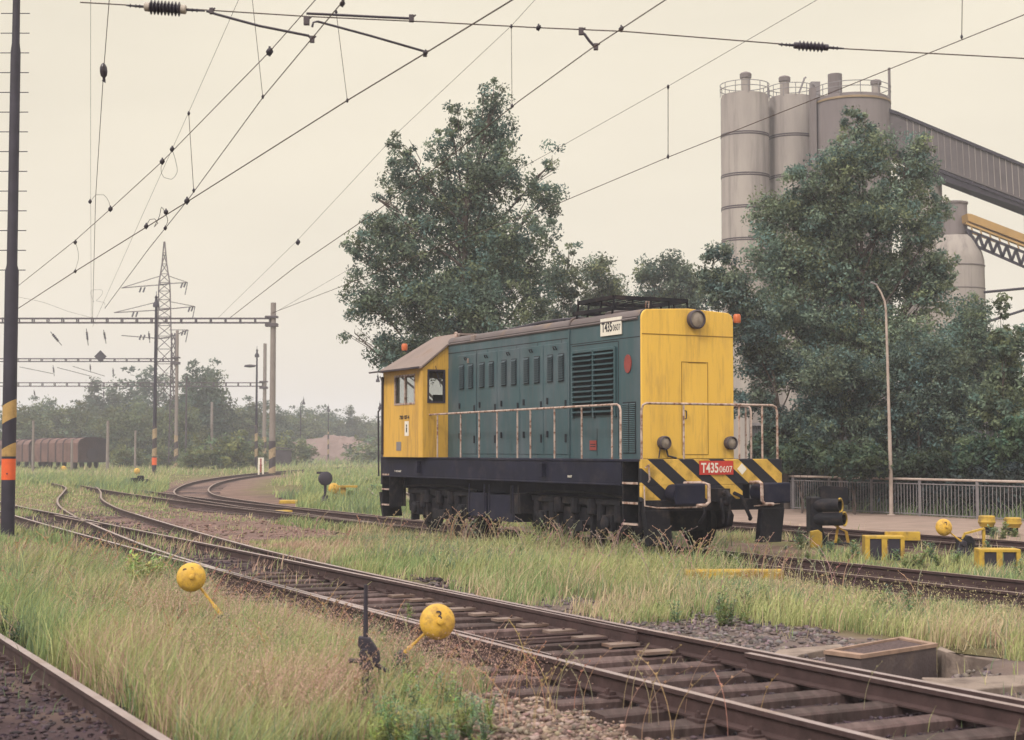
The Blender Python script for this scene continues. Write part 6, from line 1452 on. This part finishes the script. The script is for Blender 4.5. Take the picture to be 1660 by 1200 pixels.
k = .012; m.lathe([(.006,-.12),(.03,-.10),(.05,-.06),(.055,0),(.045,.06),(.018,.09),(.008,.11)], (0,0,0), (0,.25,-1), 16); m.build('ceramic_body', 'insul', t, smooth=True)
m = MB(); m.lathe([(.02,.09),(.022,.14),(.008,.15)], (0,0,0), (0,.25,-1), 10); m.tube([(-.02,0,-.13),(.03,0,-.16)], .008, 5); m.build('clamp', 'steel_dark', t, smooth=True)
def arm(label, pix, Y, r, m_='insul', clamps=()):
    t = thing('registration_arm', label, 'bracket arm', D(*pix[0], Y), 0, 'registration arms of the overhead line'); o = Vector(t.location)
    m = MB(); m.tube([D(*p, Y)-o for p in pix], r, 8); m.build('tube', m_, t, smooth=True)
    for (px, py, s_) in clamps:
        c = D(px, py, Y)-o; m = MB(); m.box(c.x-.02*s_, c.x+.02*s_, c.y-.02, c.y+.02, c.z-.03*s_, c.z+.03*s_); m.tube([c, c+Vector((.035*s_,0,.03*s_))], .01, 6); m.build('clamp', 'steel_grey', t, bevel=.006)
    return t
arm('long slanting arm from the left insulator to the centre clamp at the top', [(335,18),(350,23),(420,42),(500,58),(508,66)], 14.75, .013, clamps=((343,18,1.0),(506,64,1.1)))
arm('upper short dark tube right of the centre clamp', [(497,22),(520,23),(600,27),(665,30)], 14.7, .013, clamps=((667,30,1.2),(497,34,1.4)))
arm('lower dark tube bending down to the bold contact wire', [(506,44),(508,36),(515,35),(600,58),(690,84),(689,90)], 14.9, .012, clamps=((689,87,1.0),))
arm('small clamp joining the span wire and the contact wire right of centre', [(940,50),(948,56),(955,66),(966,78)], 14.8, .014, 'insul', clamps=((942,51,1.2),(966,76,1.1)))
def dropper(label, a, b_, Y, r=.0028, ends=True):
    t = thing('dropper_wire', label, 'dropper', D(*a, Y), 0, 'thin vertical dropper wires'); o = Vector(t.location); m = MB(); p, q = D(*a, Y)-o, D(*b_, Y)-o; m.tube([p, q], r*max(1, Y/14), 5); m.build('strand', 'wire', t)
    m = MB(); s_ = max(1, Y/14)
    for c in (p, q): m.lathe([(.006*s_,-.02*s_),(.014*s_,0),(.006*s_,.02*s_)], c, (0,0,1), 8)
    m.build('clip', 'steel_dark', t)
yw = lambda px, py, z: U(px, py, z).y
dropper('dropper wire left of the centre clamp ending on the steep contact wire', (408,-10), (426,157), yw(427,157,5.6))
dropper('dropper wire right of the centre clamp ending on the bold contact wire', (545,20), (563,163), yw(563,163,5.6))
dropper('dropper wire above the top of the big poplar', (829,43), (830,172), 14.8)
dropper('dropper wire between the two right hand wires', (1083,141), (1083,254), yw(1083,255,6.0), .0035)
dropper('dropper wire at the top right corner', (1560,-10), (1559,60), yw(1559,66,6.0), .004)
dropper('dropper wire in the left sky below the faint wire', (306,184), (314,309), yw(306,183,6.6), .003)
def clip(label, px, py, z, s_=1.0):
    p = U(px, py, z); m = MB(); k = max(1, p.y/14)*s_; m.lathe([(.006*k,-.03*k),(.022*k,-.012*k),(.022*k,.012*k),(.006*k,.03*k)], (0,0,0), (.5,-.6,.5), 8); m.tube([(0,0,-.03*k),(0,0,.035*k)], .008*k, 5)
    tag(m.build('wire_clamp', 'steel_dark', loc=p), label, 'clamp', 'small clamps on the overhead wires')
for (px, py, z, s_, lab) in ((437,84,6.6,1.4,'clamp on the messenger wire at the upper left centre'), (279,242,6.6,.9,'upper clamp of the pair on the messenger wire'), (263,262,6.6,1.0,'lower clamp of the pair on the messenger wire'), (179,339,6.6,.9,'clamp on the messenger wire near the hair-thin wire'),
        (122,393,6.6,.7,'lowest clamp on the messenger wire near the black mast'), (237,367,5.6,.9,'clamp on the bold contact wire beside the wire loops'), (269,344,5.6,.9,'upper clamp at the wire loops'), (303,326,5.6,1.1,'clamp where the two contact wires cross'), (122,440,5.6,.6,'clamp on the bold contact wire near its left end'),
        (268,370,5.6,.7,'clamp on the steep contact wire below the crossing'), (483,393,6.8,.9,'double clamp on the thin wire left of the poplar'), (873,45,5.9,1.0,'clip on the span wire above the poplar'), (1007,47,5.9,1.0,'clip where the contact wire meets the span wire'), (555,6,5.6,1.0,'clip at the top of the steep contact wire'), (146,327,6.8,.7,'clamp low on the hair-thin vertical wire'), (690,86,5.6,.9,'clamp at the end of the lower dark tube')):
    clip(lab, px, py, z, s_)
def loop(label, pix, z, r=.0035):
    m = MB(); pts = cat([U(px, py, z) for px, py in pix], .25); m.tube(pts, r*1.15, 5); tag(m.build('wire_loop', 'wire'), label, 'wire loop', 'slack loops joining the wires')
loop('slack loop hanging from the messenger wire', [(279,242),(285,262),(287,280),(278,291),(266,288),(261,276),(263,262)], 6.6)
loop('tangled wire loops at the centre of the contact wire crossing', [(237,367),(243,356),(251,355),(256,362),(250,368),(258,352),(262,336),(268,346),(272,358),(268,368)], 5.6, .0045)
loop('curved jumper between the hair-thin wire and the messenger wire', [(147,326),(156,316),(168,316),(176,326),(179,339)], 6.6)
loop('short hanging jumper near the left end of the two wires', [(122,393),(126,405),(127,420),(122,438)], 6.2)
loop('pale wire loop above the nearest portal beam', [(152,490),(147,475),(152,470),(164,470),(166,476),(160,484),(156,488),(168,490),(171,500)], 7.0)
# ------------------------------------------------------------------ haze
hz = MB(); hz.box(-1500, 1500, -150, 2200, -2.5, 60); h = hz.build('haze', mat('haze', (1, 1, 1)))
hm = h.data.materials[0]; n = hm.node_tree; n.nodes.clear(); o_ = n.nodes.new('ShaderNodeOutputMaterial'); v = n.nodes.new('ShaderNodeVolumePrincipled')
v.inputs['Color'].default_value = (.84, .87, 1.0, 1); v.inputs['Density'].default_value = .0010; v.inputs['Anisotropy'].default_value = .2
n.links.new(v.outputs[0], o_.inputs['Volume']); tag(h, 'pale summer haze over the rail yard', kind='stuff')
